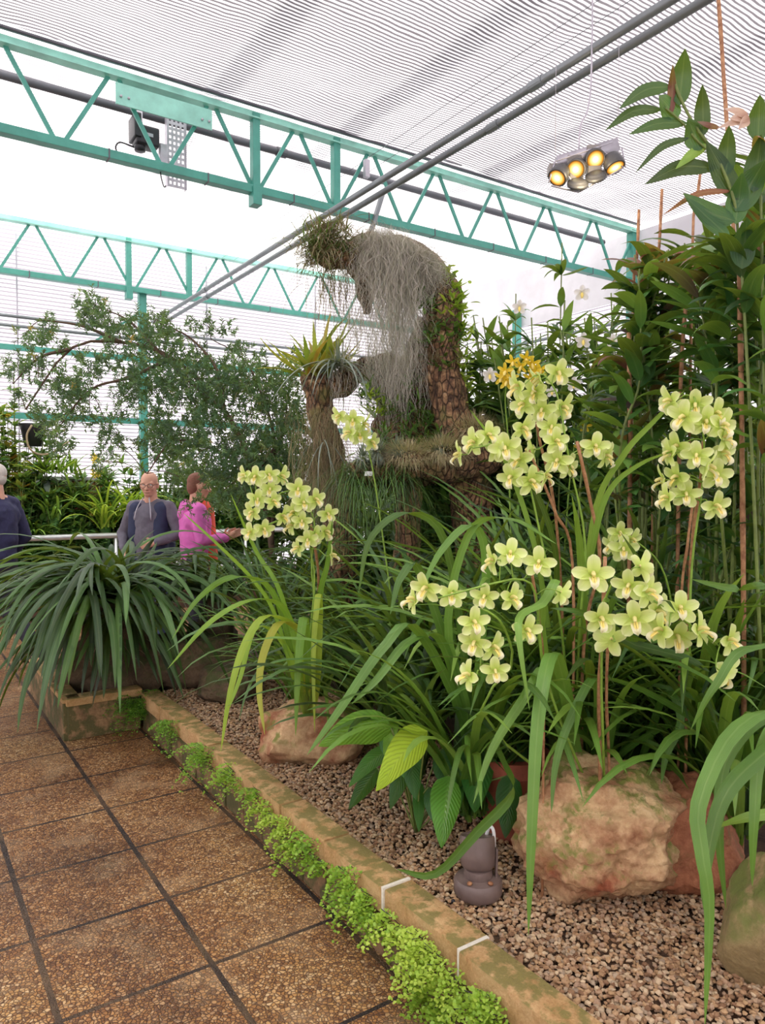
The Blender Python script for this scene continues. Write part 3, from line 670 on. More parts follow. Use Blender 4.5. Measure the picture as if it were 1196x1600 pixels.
def spike(parent, stem, flowers, d, size=1.0, r=.0042, meshes=CF, seed=0, smat=None, fl=0.35):
    """stem: (px,py,depth) list from root upwards; flowers: (px,py[,turn]) turn>0 looks right"""
    rr = random.Random(seed); pts = smooth_path(([HB[0]] if HB[0] else [])+[at(*q) for q in stem], 18); mb = MB()
    tube(mb, pts, [r*(1.2-.6*i/18) for i in range(19)], 8)
    spots = []
    for f in flowers:
        turn = f[2] if len(f) > 2 else rr.uniform(-.7, .7); dd = d+rr.uniform(-.035, .035)
        p = at(f[0], f[1], dd); tc = (V((0, 0, CZ))-p).normalized()
        fd = (Quaternion(V((0, 0, 1)), turn)@tc)+V((0, 0, rr.uniform(-.35, .1)+(f[3] if len(f) > 3 else 0)))
        spots.append((p, fd.normalized()))
        q = min(pts, key=lambda t: (t-p).length); bk = p-fd.normalized()*.02
        tube(mb, smooth_path([q, (q+bk)/2+V((0, 0, .012)), bk, p], 6), .0022, 6)
    st = mb.build('flower_stalk', smat or M['stalk'], parent)
    for p, fd in spots: put_flower(rr.choice(meshes), p, fd, st, size*rr.uniform(.98, 1.16), rr.uniform(-.25, .25))
    return st
def add_cane(stem, label, r=.006, n=4, group='bamboo canes staking the orchids'):
    a0 = at(*stem[0]); pts = smooth_path([V((a0.x, a0.y, gz(a0.x, a0.y)-.03))]+[at(*q) for q in stem], 14); mb = MB(); rs = [r*(1.18 if i % 4 == 0 else 1) for i in range(15)]
    tube(mb, pts, rs, 8)
    solo('bamboo_cane', mb, M['cane'], label, 'cane', group, off=pts[0])
def fol(mb, base, n, L, wd, t0=(5, 30), t1=(70, 140), az=(0, 360), seed=0, spread=.06, prof='strap', var=(0, 1), p=1.4, seg=11, twist=.5, bias=None, fold=.28, wave=0):
    rr = random.Random(seed); base = V(base)
    for i in range(n):
        a = R(rr.uniform(*az)); q = rr.random()
        l = L[0]+(L[1]-L[0])*rr.random()
        b = base+V((rr.uniform(-1, 1)*spread, rr.uniform(-1, 1)*spread, rr.uniform(-.01, .02)))
        strap(mb, b, a, l, wd*rr.uniform(.75, 1.15), R(rr.uniform(*t0)), R(rr.uniform(*t1)), seg, p, prof, fold, var[0]+(var[1]-var[0])*rr.random(), 0, rr.uniform(-twist, twist), rr.uniform(-.4, .4), wave)
HB = [None]
def hero(mb, pxs, wd, var=.5, side=None, prof='strap', fold=.25, n=24, twist=0):
    pts = smooth_path(([HB[0]] if HB[0] else [])+[at(*q) for q in pxs], n)
    if side is None: side = RT
    leaf(mb, pts, wd, side, fold, prof, var, 0, twist)
def pot(parent, c, r, h, m):
    mb = MB(); lathe(mb, c, [(r*.72, 0), (r*.95, h*.8), (r*1.05, h*.82), (r*1.05, h), (r*.93, h), (r*.9, h*.86), (.001, h*.86)], 24); mb.build('pot', m, parent, auto=40)
M['terra'] = plain('terracotta', '8d4a36', .8, 0, .15, 10, .2, 60)
#@@PART3
# ------------------------------------------------------------------ cymbidium orchids in front
DZ = [0]
def grow(L): return (L[0]+DZ[0]*.6, L[1]+DZ[0]*.9)
def plant(name, p, label, cat, group=None, potc=None, potr=.13):
    z = gz(p.x, p.y); DZ[0] = p.z-z-.1; p.z = z+.1; HB[0] = V((p.x, p.y, z+.06)); r = empty(name, (p.x, p.y, z), label, cat, group)
    return r
def bulbs(r, p, n, seed, rad=.07):
    rr = random.Random(seed); mb = MB()
    for i in range(n):
        a = rr.uniform(0, 6.28); q = p+V((math.cos(a)*rad*rr.random(), math.sin(a)*rad*rr.random(), -.02)); t = V((math.cos(a)*.3, math.sin(a)*.3, 1))
        tube(mb, [q, q+t*.02, q+t*.05, q+t*.09, q+t*.12], [.012, .022, .025, .015, .006], 10)
    return mb.build('pseudobulb', M['bulb'], r)
OR = 'green flowered orchids in the front bed'
# C1: behind the big boulder
p1 = at(945, 1195, 2.95); c1 = plant('cymbidium_orchid', p1, 'green flowered orchid behind the large boulder, its two arching sprays the lowest and nearest', 'orchid', OR, 'black', .14)
mb = MB()
fol(mb, p1, int(34*1.5), grow((.55, .95)), .034, (3, 28), (60, 135), seed=1)
hero(mb, [(905, 1190, 2.75), (880, 1060, 2.5), (862, 1020, 2.35), (842, 1120, 2.2), (832, 1290, 2.12), (826, 1462, 2.08)], .044, .75)
hero(mb, [(900, 1190, 2.8), (868, 1080, 2.6), (852, 1040, 2.5), (820, 1090, 2.4), (770, 1170, 2.35), (740, 1255, 2.3)], .036, .8)
hero(mb, [(930, 1190, 2.8), (935, 1090, 2.6), (925, 1060, 2.5), (885, 1140, 2.42), (868, 1200, 2.36), (862, 1270, 2.3)], .03, .6)
hero(mb, [(1000, 1190, 2.85), (1040, 1080, 2.7), (1065, 1125, 2.62), (1042, 1180, 2.55), (1034, 1225, 2.5)], .03, .55)
hero(mb, [(920, 1185, 2.8), (930, 1000, 2.6), (1000, 1010, 2.45), (1075, 1030, 2.4), (1110, 1050, 2.4)], .034, .2, side=UP)
hero(mb, [(960, 1190, 2.8), (1050, 1130, 2.7), (1110, 1140, 2.65), (1000, 1075, 2.55), (910, 1050, 2.5)], .03, .5)
hero(mb, [(890, 1195, 2.8), (845, 980, 2.5), (870, 905, 2.35), (850, 940, 2.3), (815, 960, 2.25), (812, 1000, 2.2), (828, 1110, 2.2)], .03, .85)
mb.build('foliage', M['cymb'], c1); bulbs(c1, p1, 5, 1)
SR = [(944, 1195, 2.5), (940, 1050, 2.42), (946, 940, 2.34), (968, 905, 2.28), (1000, 925, 2.24), (1040, 950, 2.2), (1085, 980, 2.2), (1125, 1010, 2.2)]
spike(c1, SR, [(927, 899, .1), (938, 966, .35), (993, 968, 0), (1010, 925, .9), (1000, 886, 2.2, .3), (984, 915, -.2), (1025, 955, 1.0), (1063, 952, .15, .2), (1090, 985, 1.3), (1058, 992, .3, -.4), (1036, 985, -.9), (956, 1000, -2.6), (1138, 1000, 1.0), (1128, 1048, 2.0, -.6)], 2.2, 1.02, seed=1)
SL = [(905, 1195, 2.55), (870, 1110, 2.45), (848, 1030, 2.4), (838, 930, 2.32), (815, 905, 2.28), (770, 912, 2.25), (720, 925, 2.24), (665, 940, 2.24)]
spike(c1, SL, [(650, 938, -1.3), (668, 918, -.6), (705, 930, .15), (758, 932, -.2), (798, 934, .8), (797, 866, .1, .5), (773, 876, -1.2), (843, 880, -.1), (876, 926, 2.2, -.5), (822, 984, .5)], 2.25, .9, seed=2)
S3 = [(760, 1130, 2.5), (800, 1040, 2.4), (790, 985, 2.3), (770, 960, 2.26), (745, 955, 2.25), (752, 1020, 2.25), (750, 1050, 2.25)]
spike(c1, S3, [(740, 972, .3), (742, 1003, -.2, -.3), (768, 1010, .9), (735, 1056, -1.0), (774, 1048, .1), ], 2.24, .9, seed=3)
add_cane([(938, 1200, 2.52), (936, 1090, 2.46), (942, 980, 2.4), (946, 870, 2.34)], 'left of two reddish canes rising from behind the large boulder')
add_cane([(952, 1200, 2.56), (948, 1090, 2.5), (952, 960, 2.42)], 'right of two reddish canes rising from behind the large boulder', .005)
add_cane([(850, 1075, 2.5), (844, 980, 2.4), (830, 885, 2.3)], 'short brown cane holding the low left flower spray', .0045)
# C2: tall sprays in the middle
p2 = at(900, 1010, 3.1); c2 = plant('cymbidium_orchid', p2, 'tall green flowered orchid whose sprays stand highest, in front of the yellow and white blooms', 'orchid', OR, 'black', .14)
mb = MB(); fol(mb, p2, int(52*1.5), grow((.6, 1.05)), .032, (3, 26), (60, 130), seed=2)
hero(mb, [(860, 1000, 3.0), (835, 850, 2.8), (790, 720, 2.7), (735, 640, 2.6)], .02, .9)
hero(mb, [(910, 1000, 2.9), (930, 800, 2.7), (975, 710, 2.6), (1020, 660, 2.55), (1070, 610, 2.5)], .024, 1.0)
hero(mb, [(900, 1000, 2.9), (925, 860, 2.6), (950, 770, 2.5), (1000, 725, 2.45), (1065, 700, 2.4)], .022, .9)
hero(mb, [(870, 1000, 3.0), (868, 860, 2.8), (825, 740, 2.7), (785, 690, 2.6)], .022, .15)
mb.build('foliage', M['cymb'], c2); bulbs(c2, p2, 4, 2)
spike(c2, [(905, 1000, 2.75), (915, 850, 2.66), (890, 720, 2.6), (872, 620, 2.58), (850, 585, 2.56)], [(872, 582, .3), (838, 612, -.6), (812, 603, -1.2), (820, 632, -.7), (848, 640, -.2), (878, 636, .9), (846, 592, -1.5), (868, 690, .5), (835, 702, -1.9), (886, 728, .9), (872, 720, -.2), (930, 698, .2), (945, 712, 1.2), (862, 668, 0)], 2.6, 1.02, seed=4)
spike(c2, [(880, 1000, 2.75), (850, 860, 2.66), (820, 730, 2.6), (790, 695, 2.56), (740, 700, 2.54)], [(722, 710, -1.4), (742, 692, -.8), (762, 680, .5), (790, 700, 0), (812, 718, -.5), (816, 668, .8), (800, 745, -.4), (828, 752, .6), (850, 742, 1.4), (770, 702, 2.2)], 2.56, 1.0, seed=5)
add_cane([(912, 1010, 2.8), (938, 880, 2.7), (922, 780, 2.62), (902, 690, 2.56)], 'orange brown cane leaning behind the tallest green flowers')
add_cane([(896, 900, 2.75), (868, 800, 2.65), (825, 700, 2.6)], 'thin cane slanting up left through the tall green flowers', .005)
add_cane([(880, 1000, 3.0), (868, 800, 2.8), (842, 680, 2.72), (832, 600, 2.66)], 'thin upright cane left of the tallest green flowers', .005)
# C3: right spray
p3 = at(1085, 1030, 2.95); c3 = plant('cymbidium_orchid', p3, 'green flowered orchid with one dense upright column of blooms at the right', 'orchid', OR, 'black', .13)
mb = MB(); fol(mb, p3, int(46*1.5), grow((.55, .95)), .034, (4, 32), (60, 130), seed=3)
mb.build('foliage', M['cymb'], c3); bulbs(c3, p3, 4, 3)
spike(c3, [(1078, 1030, 2.6), (1082, 880, 2.52), (1098, 760, 2.46), (1100, 680, 2.42), (1085, 620, 2.4)], [(1050, 626, -1.0), (1087, 632, 0), (1070, 652, -.5), (1118, 646, .6), (1102, 660, .2), (1130, 684, 1.1), (1060, 697, -.6), (1050, 708, -1.1), (1090, 712, -.1), (1128, 706, .9), (1118, 742, .3), (1060, 745, -.8), (1045, 778, -1.0), (1072, 772, .1), (1102, 728, 1.6), (1117, 790, .7), (1040, 750, -1.5), (1126, 664, .9)], 2.42, 1.0, seed=6)
spike(c3, [(1060, 1030, 2.9), (1040, 900, 2.85), (1000, 850, 2.8), (970, 840, 2.8)], [(968, 832, .3), (986, 842, .8), (958, 852, -.8), (975, 858, 0)], 2.78, .95, seed=7)
add_cane([(1075, 1010, 2.7), (1082, 850, 2.6), (1096, 745, 2.5), (1100, 690, 2.46)], 'yellowish cane inside the right hand column of green flowers')
add_cane([(1064, 960, 2.8), (1075, 850, 2.74), (1084, 780, 2.7)], 'short brown cane just left of the right hand column of green flowers', .005)
# C4: in the middle, with yellowish leaves
p4 = at(482, 1078, 4.12); c4 = plant('cymbidium_orchid', p4, 'green flowered orchid with bright drooping yellow green leaves above the tan boulder by the kerb', 'orchid', OR, 'black', .12)
mb = MB(); fol(mb, p4, int(42*1.5), grow((.55, .95)), .026, (3, 30), (60, 150), seed=4, var=(.3, 1))
mb.build('foliage', M['cymb'], c4)
mb = MB()
hero(mb, [(480, 1080, 3.4), (470, 990, 3.3), (420, 960, 3.15), (385, 1000, 3.05), (360, 1080, 3.0), (345, 1175, 2.98)], .034, .6)
hero(mb, [(480, 1080, 3.4), (480, 1000, 3.3), (440, 970, 3.2), (412, 1020, 3.1), (405, 1080, 3.05), (414, 1148, 3.0)], .036, .9)
hero(mb, [(485, 1080, 3.4), (478, 990, 3.25), (474, 965, 3.15), (466, 1040, 3.1), (462, 1150, 3.05)], .04, .25)
hero(mb, [(495, 1080, 3.4), (500, 960, 3.3), (497, 930, 3.2), (490, 1020, 3.15), (492, 1145, 3.1)], .028, .7)
hero(mb, [(475, 1080, 3.4), (450, 960, 3.3), (400, 935, 3.2), (330, 970, 3.1), (262, 1045, 3.05)], .03, .35)
hero(mb, [(475, 1080, 3.4), (440, 1000, 3.3), (400, 980, 3.2), (375, 1060, 3.15), (352, 1120, 3.1)], .024, .5)
hero(mb, [(470, 1080, 3.45), (430, 930, 3.3), (370, 900, 3.2), (310, 935, 3.2), (268, 1000, 3.15)], .028, .1)
hero(mb, [(480, 1080, 3.45), (440, 930, 3.3), (400, 860, 3.3), (360, 770, 3.2)], .02, .3)
hero(mb, [(480, 1075, 3.45), (500, 930, 3.3), (512, 880, 3.25), (520, 810, 3.2)], .026, .1)
hero(mb, [(465, 1080, 3.4), (430, 960, 3.3), (395, 905, 3.25), (340, 850, 3.2), (285, 800, 3.2)], .018, .35)
mb.build('yellowing_leaves', M['cymbyl'], c4); bulbs(c4, p4, 6, 4, .09)
spike(c4, [(482, 1060, 3.38), (486, 980, 3.3), (492, 900, 3.25), (478, 830, 3.22), (462, 780, 3.2), (440, 745, 3.2), (400, 740, 3.2), (385, 742, 3.2)], [(384, 743, -1), (400, 745, -.3), (420, 741, .2), (438, 743, .9), (422, 764, 0), (402, 780, .1), (426, 783, .6), (440, 806, 1.0), (396, 800, -.8), (392, 832, -.5), (412, 826, .3)], 3.2, .88, seed=8)
spike(c4, [(488, 1060, 3.38), (492, 960, 3.3), (487, 880, 3.24), (492, 820, 3.2), (478, 780, 3.2)], [(466, 764, 0), (474, 786, .2), (492, 780, .6), (512, 802, .3), (460, 800, -.6), (472, 814, 0), (492, 836, .4), (508, 830, .9), (482, 843, -.2), (468, 856, -1), (458, 822, -1.2), (516, 868, 1.5)], 3.2, .9, seed=9)
add_cane([(492, 1080, 4.08), (494, 985, 3.7), (498, 900, 3.35), (486, 820, 3.24)], 'dark red brown cane behind the middle cluster of green flowers', .006)
# C5: single spray below the cork arch
p5 = at(640, 1010, 3.7); c5 = plant('cymbidium_orchid', p5, 'dark leaved orchid whose single green spray reaches up in front of the moss covered log', 'orchid', OR, 'black', .13)
mb = MB(); fol(mb, p5, int(60*1.5), grow((.6, 1.05)), .032, (3, 30), (60, 135), seed=5); mb.build('foliage', M['cymbdk'], c5)
spike(c5, [(620, 1000, 3.65), (600, 850, 3.6), (582, 730, 3.55), (565, 670, 3.5), (545, 650, 3.5)], [(532, 650, -.9), (552, 656, -.1), (562, 680, .1), (580, 690, .8), (566, 662, 1.4), (548, 676, -1)], 3.48, 1.0, seed=10)
# leafy plants without flowers filling the bed
LG = 'strap leaved orchids without flowers'
fill = [((735, 1130, 2.95), 50, (.6, 1.0), 'cymb', 'broad strap leaves'), ((640, 1090, 3.3), 44, (.55, .95), 'cymbdk', 'x'), ((1010, 1120, 3.2), 40, (.5, .9), 'cymbdk', 'x'),
        ((1150, 1120, 2.7), 44, (.5, .9), 'cymb', 'x'), ((800, 960, 3.6), 54, (.6, 1.05), 'cymb', 'x'), ((1150, 930, 3.3), 50, (.6, 1.0), 'cymbdk', 'x'),
        ((1000, 900, 3.7), 50, (.6, 1.0), 'cymbdk', 'x'), ((700, 930, 4.1), 50, (.6, 1.0), 'cymb', 'x'), ((900, 850, 4.2), 50, (.6, 1.0), 'cymbdk', 'x'), ((560, 960, 4.3), 46, (.55, .95), 'cymbdk', 'x'),
        ((1190, 1060, 3.1), 40, (.55, .95), 'cymbdk', 'x'), ((840, 1090, 3.2), 46, (.5, .9), 'cymbdk', 'x')]
flab = ['leafy strap plant with arching mid green leaves left of the low flower spray', 'dark strap leaved plant between the middle green flowers and the ribbed lily leaves', 'dark strap leaved plant in the shade just behind the large boulder, right of its canes',
        'strap leaved plant with broad arching leaves at the right edge below the column of flowers', 'tall strap leaved plant fanning out in the middle behind the low flower sprays', 'dark strap leaved plant at the right edge under the tall bamboo like stems',
        'dark strap leaved plant between the tall sprays and the right hand column of flowers', 'strap leaved plant arching right under the moss covered log', 'dark strap leaved plant deep behind the tallest green flowers', 'thin strap leaved plant in the gap below the left end of the log',
        'dark strap leaved plant cut off by the right edge beside the brown cane', 'dark leafy clump in deep shade left of the large boulder']
for i, ((x, y, d), n, L, m, _) in enumerate(fill):
    p = at(x, y, d); p.z = max(p.z, gz(p.x, p.y)+.1); q = plant('strap_leaf_orchid', p, flab[i], 'orchid', LG, 'black', .13)
    mb = MB(); fol(mb, p, int(n*1.5), grow(L), .034, (3, 32), (60, 135), seed=40+i)
    if i == 0:
        hero(mb, [(735, 1130, 2.9), (700, 980, 2.8), (735, 830, 2.75), (800, 810, 2.7), (870, 850, 2.6)], .03, .8)
        hero(mb, [(730, 1130, 2.9), (660, 900, 2.8), (628, 900, 2.75), (610, 960, 2.7)], .034, .45)
        hero(mb, [(725, 1130, 2.9), (690, 1000, 2.8), (640, 1000, 2.7), (590, 1060, 2.6), (550, 1100, 2.55)], .036, .7)
        hero(mb, [(725, 1130, 2.9), (650, 980, 2.7), (600, 1010, 2.6), (530, 1110, 2.5), (480, 1180, 2.45)], .036, .6)
        hero(mb, [(735, 1130, 2.9), (700, 860, 2.8), (640, 800, 2.75), (580, 840, 2.7), (560, 930, 2.7)], .03, .35)
        hero(mb, [(740, 1130, 2.9), (760, 900, 2.8), (740, 820, 2.75), (690, 860, 2.7), (655, 930, 2.65)], .032, .75)
        hero(mb, [(750, 1140, 2.8), (790, 1200, 2.6), (800, 1240, 2.45), (745, 1300, 2.4), (680, 1365, 2.36), (620, 1358, 2.34)], .04, .5, side=UP)
    if i == 3:
        hero(mb, [(1150, 1120, 2.7), (1100, 1000, 2.5), (1000, 1000, 2.45), (920, 960, 2.4), (860, 950, 2.4)], .03, .4)
    mb.build('foliage', M[m], q)
# big foreground leaves from a plant right of the frame
HB[0] = V((2.28, .78, .25)); pf = V((2.28, .78, .3)); cf = plant('strap_leaf_orchid', pf, 'nearest strap leaved plant sending long pale leaves down over the gravel at the right edge', 'orchid', LG, 'black', .13)
mb = MB()
hero(mb, [(1330, 1180, 1.95), (1230, 1110, 1.85), (1150, 1140, 1.75), (1095, 1250, 1.65), (1098, 1330, 1.6), (1110, 1420, 1.58), (1102, 1606, 1.55)], .037, .68)
hero(mb, [(1330, 1200, 1.95), (1250, 1150, 1.85), (1180, 1190, 1.78), (1130, 1250, 1.72), (1105, 1350, 1.68), (1100, 1420, 1.66)], .040, .5)
hero(mb, [(1330, 1190, 1.95), (1230, 1130, 1.9), (1190, 1180, 1.85), (1180, 1280, 1.8), (1176, 1385, 1.8)], .034, .7)
hero(mb, [(1330, 1150, 2.1), (1220, 1110, 2.0), (1140, 1180, 1.95), (1125, 1290, 1.9), (1135, 1420, 1.9)], .034, .5)
hero(mb, [(1330, 1200, 2.0), (1230, 1260, 1.9), (1160, 1280, 1.88), (1100, 1300, 1.9)], .03, .9)
hero(mb, [(1340, 1000, 2.1), (1220, 920, 2.0), (1150, 920, 2.0), (1080, 905, 2.0)], .026, .5)
hero(mb, [(1340, 1050, 2.1), (1180, 1010, 2.0), (1120, 1070, 1.95), (1080, 1140, 1.95)], .026, .6)
fol(mb, pf, 26, (.5, .8), .032, (5, 40), (60, 130), seed=77, az=(-90, 90))
mb.build('foliage', M['cymb'], cf)
mb = MB(); cp = at(800, 1140, 3.0); r_ = plant('terracotta_pot', cp, 'reddish terracotta pot in the shade behind the low flower spray', 'pot'); HB[0] = None; pot(r_, V((cp.x, cp.y, gz(cp.x, cp.y)-.01)), .15, .34, M['terra'])

# ------------------------------------------------------------------ ribbed lily beside the uplight
HB[0] = None; pl_ = V(at(650, 1240, 2.95)); pl_.z = gz(pl_.x, pl_.y); ly = empty('peace_lily', pl_, 'leafy plant with broad ribbed leaves, one of them bright lime, left of the uplight', 'plant')
lm = MB()
def lily(tip, base, bend, wd, var, side=None, mb=None):
    b0 = pl_+V((0, 0, .02)); a = at(*base); t = at(*tip); mid = (a+t)/2+V((0, 0, bend))
    pts = smooth_path([a, mid, t], 12); sd = side or (t-a).cross(FW).normalized()
    pm = MB(); tube(pm, smooth_path([b0, (b0+a)/2+V((0, 0, .05)), a], 8), .0035, 6); pm.build('petiole', M['stem'], ly)
    lf = MB(); leaf(lf, pts, wd, sd, .22, 'ovate', var, 0, 0, .0); o = lf.build('leaf_blade', M['lily'], ly); return o
o = lily((498, 1166, 2.75), (612, 1138, 2.85), .03, .13, .62)
o = lily((588, 1236, 2.45), (668, 1142, 2.7), .02, .125, .98); o['label'] = 'bright lime green leaf'
lily((600, 1180, 2.8), (618, 1120, 2.9), .0, .05, .7); lily((690, 1325, 2.6), (702, 1212, 2.8), .01, .115, .55); lily((742, 1270, 2.75), (748, 1150, 2.95), .0, .14, .25)
lily((650, 1250, 2.8), (640, 1170, 2.9), 0, .08, .15); lily((610, 1265, 2.85), (640, 1180, 2.95), .01, .08, .1); lily((700, 1310, 2.75), (670, 1230, 2.9), 0, .08, .1); lily((790, 1310, 2.75), (800, 1210, 2.85), 0, .1, .1)
lily((545, 1230, 2.95), (610, 1170, 3.0), .02, .07, .35); lily((545, 1265, 3.0), (590, 1200, 3.0), 0, .07, .05); lily((720, 1260, 2.8), (690, 1170, 3.0), .01, .12, .15); lily((770, 1260, 2.9), (770, 1150, 3.0), .0, .13, .12); lily((655, 1300, 2.8), (655, 1220, 2.95), 0, .05, .2)
lily((680, 1290, 2.9), (720, 1200, 3.0), 0, .09, .3); lily((632, 1215, 2.75), (600, 1140, 2.95), .02, .1, .3); lily((820, 1230, 2.95), (790, 1140, 3.1), .0, .12, .08)

# ------------------------------------------------------------------ maidenhair ferns along the kerb
def frond(mb, base, d, L, rr, size, v0):
    tip = base+d*L+V((0, 0, -L*rr.uniform(.3, .8))); ctl = base+d*L*.5+V((0, 0, L*.25)); n = 9
    pts = [base*(1-s)**2+ctl*2*s*(1-s)+tip*s*s for s in [i/n for i in range(n+1)]]
    sd = d.cross(V((0, 0, 1))).normalized()
    for i in range(2, n+1):
        s = i/n; wing = L*.42*(1-s*.75)
        for sg in (-1, 1):
            m = max(1, int(wing/(size*1.15)))
            for k in range(m):
                q = pts[i]+sd*sg*(wing*(k+.6)/m)+V((rr.uniform(-1, 1), rr.uniform(-1, 1), rr.uniform(-1, 1)))*size*.35-V((0, 0, .12*wing*(k+1)/m))
                leaflet(mb, q, d*.6+sd*sg, rr, size, v0+rr.uniform(-.15, .15))
        leaflet(mb, pts[i]+V((0, 0, rr.uniform(0, size*.3))), d, rr, size, v0)
def leaflet(mb, c, d, rr, size, v):
    d = (d+V((rr.uniform(-.5, .5), rr.uniform(-.5, .5), rr.uniform(-.3, .3)))).normalized(); n = V((rr.uniform(-.9, .3), rr.uniform(-.8, .2), 1)).normalized()
    s = d.cross(n).normalized(); z = size*rr.uniform(.75, 1.3)
    mb.add([c-d*z*.45, c-s*z*.5+d*z*.15, c-s*z*.28+d*z*.48, c+d*z*.5+n*z*.08, c+s*z*.28+d*z*.48, c+s*z*.5+d*z*.15], [(0, 5, 4, 3, 2, 1)], [(.4, 0)]*6, min(1, max(0, v)))
fern_pts = [(210, 1112, 1.5, .35), (236, 1118, 1.5, .35), (252, 1150, 1.3, .45), (218, 1085, 1.3, .3), (308, 1180, 1.5, .55), (350, 1232, 1.3, .65), (385, 1255, .8, .6), (405, 1280, 1, .8), (432, 1305, 1.1, .85), (468, 1325, .8, .6), (445, 1340, .9, .7), (490, 1365, .8, .6), (528, 1372, .9, .65), (555, 1415, 1, .7), (520, 1415, .7, .6), (600, 1462, 1, .75), (640, 1478, 1.1, .95), (662, 1510, 1, .9), (700, 1545, 1.1, .85), (740, 1575, 1.2, .75), (650, 1540, .9, .7), (690, 1600, 1.1, .7), (770, 1605, 1.1, .7), (575, 1440, .8, .6)]
for i, (x, y, s, v0) in enumerate(fern_pts):
    rr = random.Random(500+i)
    if i in (0, 1, 3):
        p = on_y(x, y-14, 4.87)
        if p.x > 1.345: p.x = 1.335
    else: p = on_x(x+16, y-22, 1.352)
    p.z = min(.23, max(.03, p.z)); fe = empty('maidenhair_fern', (p.x, p.y, 0), None, 'fern', 'maidenhair ferns along the kerb'); mb = MB(); stm = MB()
    for k in range(int(13*s)):
        a = R(rr.uniform(110, 250) if i not in (0, 1, 3) else rr.uniform(190, 350)); d = V((math.cos(a), math.sin(a), rr.uniform(.0, .7))).normalized()
        bs = p+V((0, rr.uniform(-.06, .06), rr.uniform(-.07, .015))) if i not in (0, 1, 3) else p+V((rr.uniform(-.06, .06), 0, rr.uniform(-.07, .015)))
        L = rr.uniform(.065, .14)*s; frond(mb, bs, d, L, rr, .0115, v0)
        tube(stm, [bs, bs+d*L*.5+V((0, 0, .01))], .0012, 4)
    mb.build('fronds', M['fern'], fe); stm.build('wiry_stems', M['black'], fe)
    fe['label'] = ['dark green maidenhair fern hanging over the planter front, left of the inner corner', 'maidenhair fern tucked in the inner corner where planter meets kerb', 'maidenhair fern first on the kerb beyond the inner corner, trailing to the paving',
        'maidenhair fern topmost at the planter corner below the drooping leaves', 'compact bright maidenhair fern on the far part of the kerb', 'small maidenhair fern on the kerb opposite the tan boulder', 'low maidenhair fern just past the one opposite the tan boulder',
        'light green maidenhair fern at the left of the wide middle patch', 'largest light green maidenhair fern in the middle patch of the kerb', 'maidenhair fern at the upper right of the middle patch', 'maidenhair fern hanging low from the middle patch to the paving',
        'maidenhair fern between the middle patch and the white mortar joint', 'maidenhair fern just below the far white mortar joint', 'maidenhair fern trailing to the floor in front of the far mortar joint', 'small maidenhair fern lowest by the dark paving joint',
        'maidenhair fern halfway between the two white mortar joints', 'yellow green maidenhair fern, palest of all, below the near mortar joint', 'yellow green maidenhair fern just in front of the palest one', 'broad maidenhair fern second from the bottom of the view',
        'bushy maidenhair fern against the kerb at the bottom of the view', 'maidenhair fern spilling on the paving left of the palest one', 'maidenhair fern cut by the bottom edge, on the paving side', 'maidenhair fern cut by the bottom edge, nearest the kerb end', 'narrow maidenhair fern just above the patch between the mortar joints'][i]
#@@PART4
# ------------------------------------------------------------------ drooping strap clumps at the planter
pc = V((1.30, 5.28, .80)); r = empty('clivia_clump', (pc.x, pc.y, .2), 'huge dark clump of drooping strap leaves crowning the planter box at the left', 'plant')
mb = MB(); rr = random.Random(3)
n_ = 40; vs_ = []
for k in range(9):
    tube(mb, smooth_path([pc+V((rr.uniform(-.3, .3), rr.uniform(-.2, .2), -.6)), pc+V((rr.uniform(-.2, .2), rr.uniform(-.1, .1), -.25)), pc+V((rr.uniform(-.1, .1), rr.uniform(-.1, .1), .02))], 8), [.13, .13, .12, .12, .11, .10, .09, .08, .06], 10, amp=.5, fr=9, seed=k)
mb.build('root_mound', M['rock_dark'], r)
mb = MB()
for i in range(150):
    a = rr.uniform(0, 6.28); q = pc+V((math.cos(a)*rr.uniform(.05, .3), math.sin(a)*rr.uniform(.05, .25), rr.uniform(-.5, .0)))
    strap(mb, q, a, rr.uniform(.1, .3), .004, R(rr.uniform(60, 120)), R(170), 6, 1, 'spike', 0, rr.random(), 0, 1.5, 1)
mb.build('dry_roots', M['dry'], r)
mb = MB()
fol(mb, pc, 130, (.85, 1.35), .042, (8, 55), (120, 172), seed=11, spread=.16, p=.85, var=(0, .8), twist=.8, seg=13)
fol(mb, pc+V((0, 0, -.1)), 90, (.6, 1.0), .040, (40, 80), (140, 176), seed=12, spread=.2, p=.7, var=(0, .6), twist=.8)
fol(mb, pc+V((-.12, -.12, .02)), 80, (.85, 1.35), .042, (20, 60), (140, 174), az=(140, 300), seed=13, spread=.12, p=.75, var=(.1, .9), twist=.6, seg=13)
fol(mb, pc+V((0, 0, .05)), 22, (.35, .55), .045, (5, 45), (40, 110), seed=14, spread=.12, var=(.0, .7))
mb.build('foliage', M['cymbdk'], r)
pd = at(335, 930, 5.6); r = empty('clivia_clump', (pd.x, pd.y, gz(pd.x, pd.y)), 'second dark drooping strap clump, right of the huge one and behind the bright leaves', 'plant')
mb = MB(); tube(mb, smooth_path([(pd.x, pd.y, .1), (pd.x, pd.y, pd.z*.6), tuple(pd)], 8), [.22, .2, .2, .18, .17, .15, .13, .1, .06], 12, amp=.4, fr=7, seed=2); mb.build('root_mound', M['rock_dark'], r)
mb = MB(); fol(mb, pd, 110, (.7, 1.1), .036, (8, 55), (110, 165), seed=15, spread=.16, p=.9, var=(0, .8)); mb.build('foliage', M['cymbdk'], r)
pd = at(430, 900, 4.9); r = empty('strap_leaf_orchid', (pd.x, pd.y, gz(pd.x, pd.y)), 'thin strap leaved plant standing right behind the middle cluster of green flowers', 'orchid', LG)
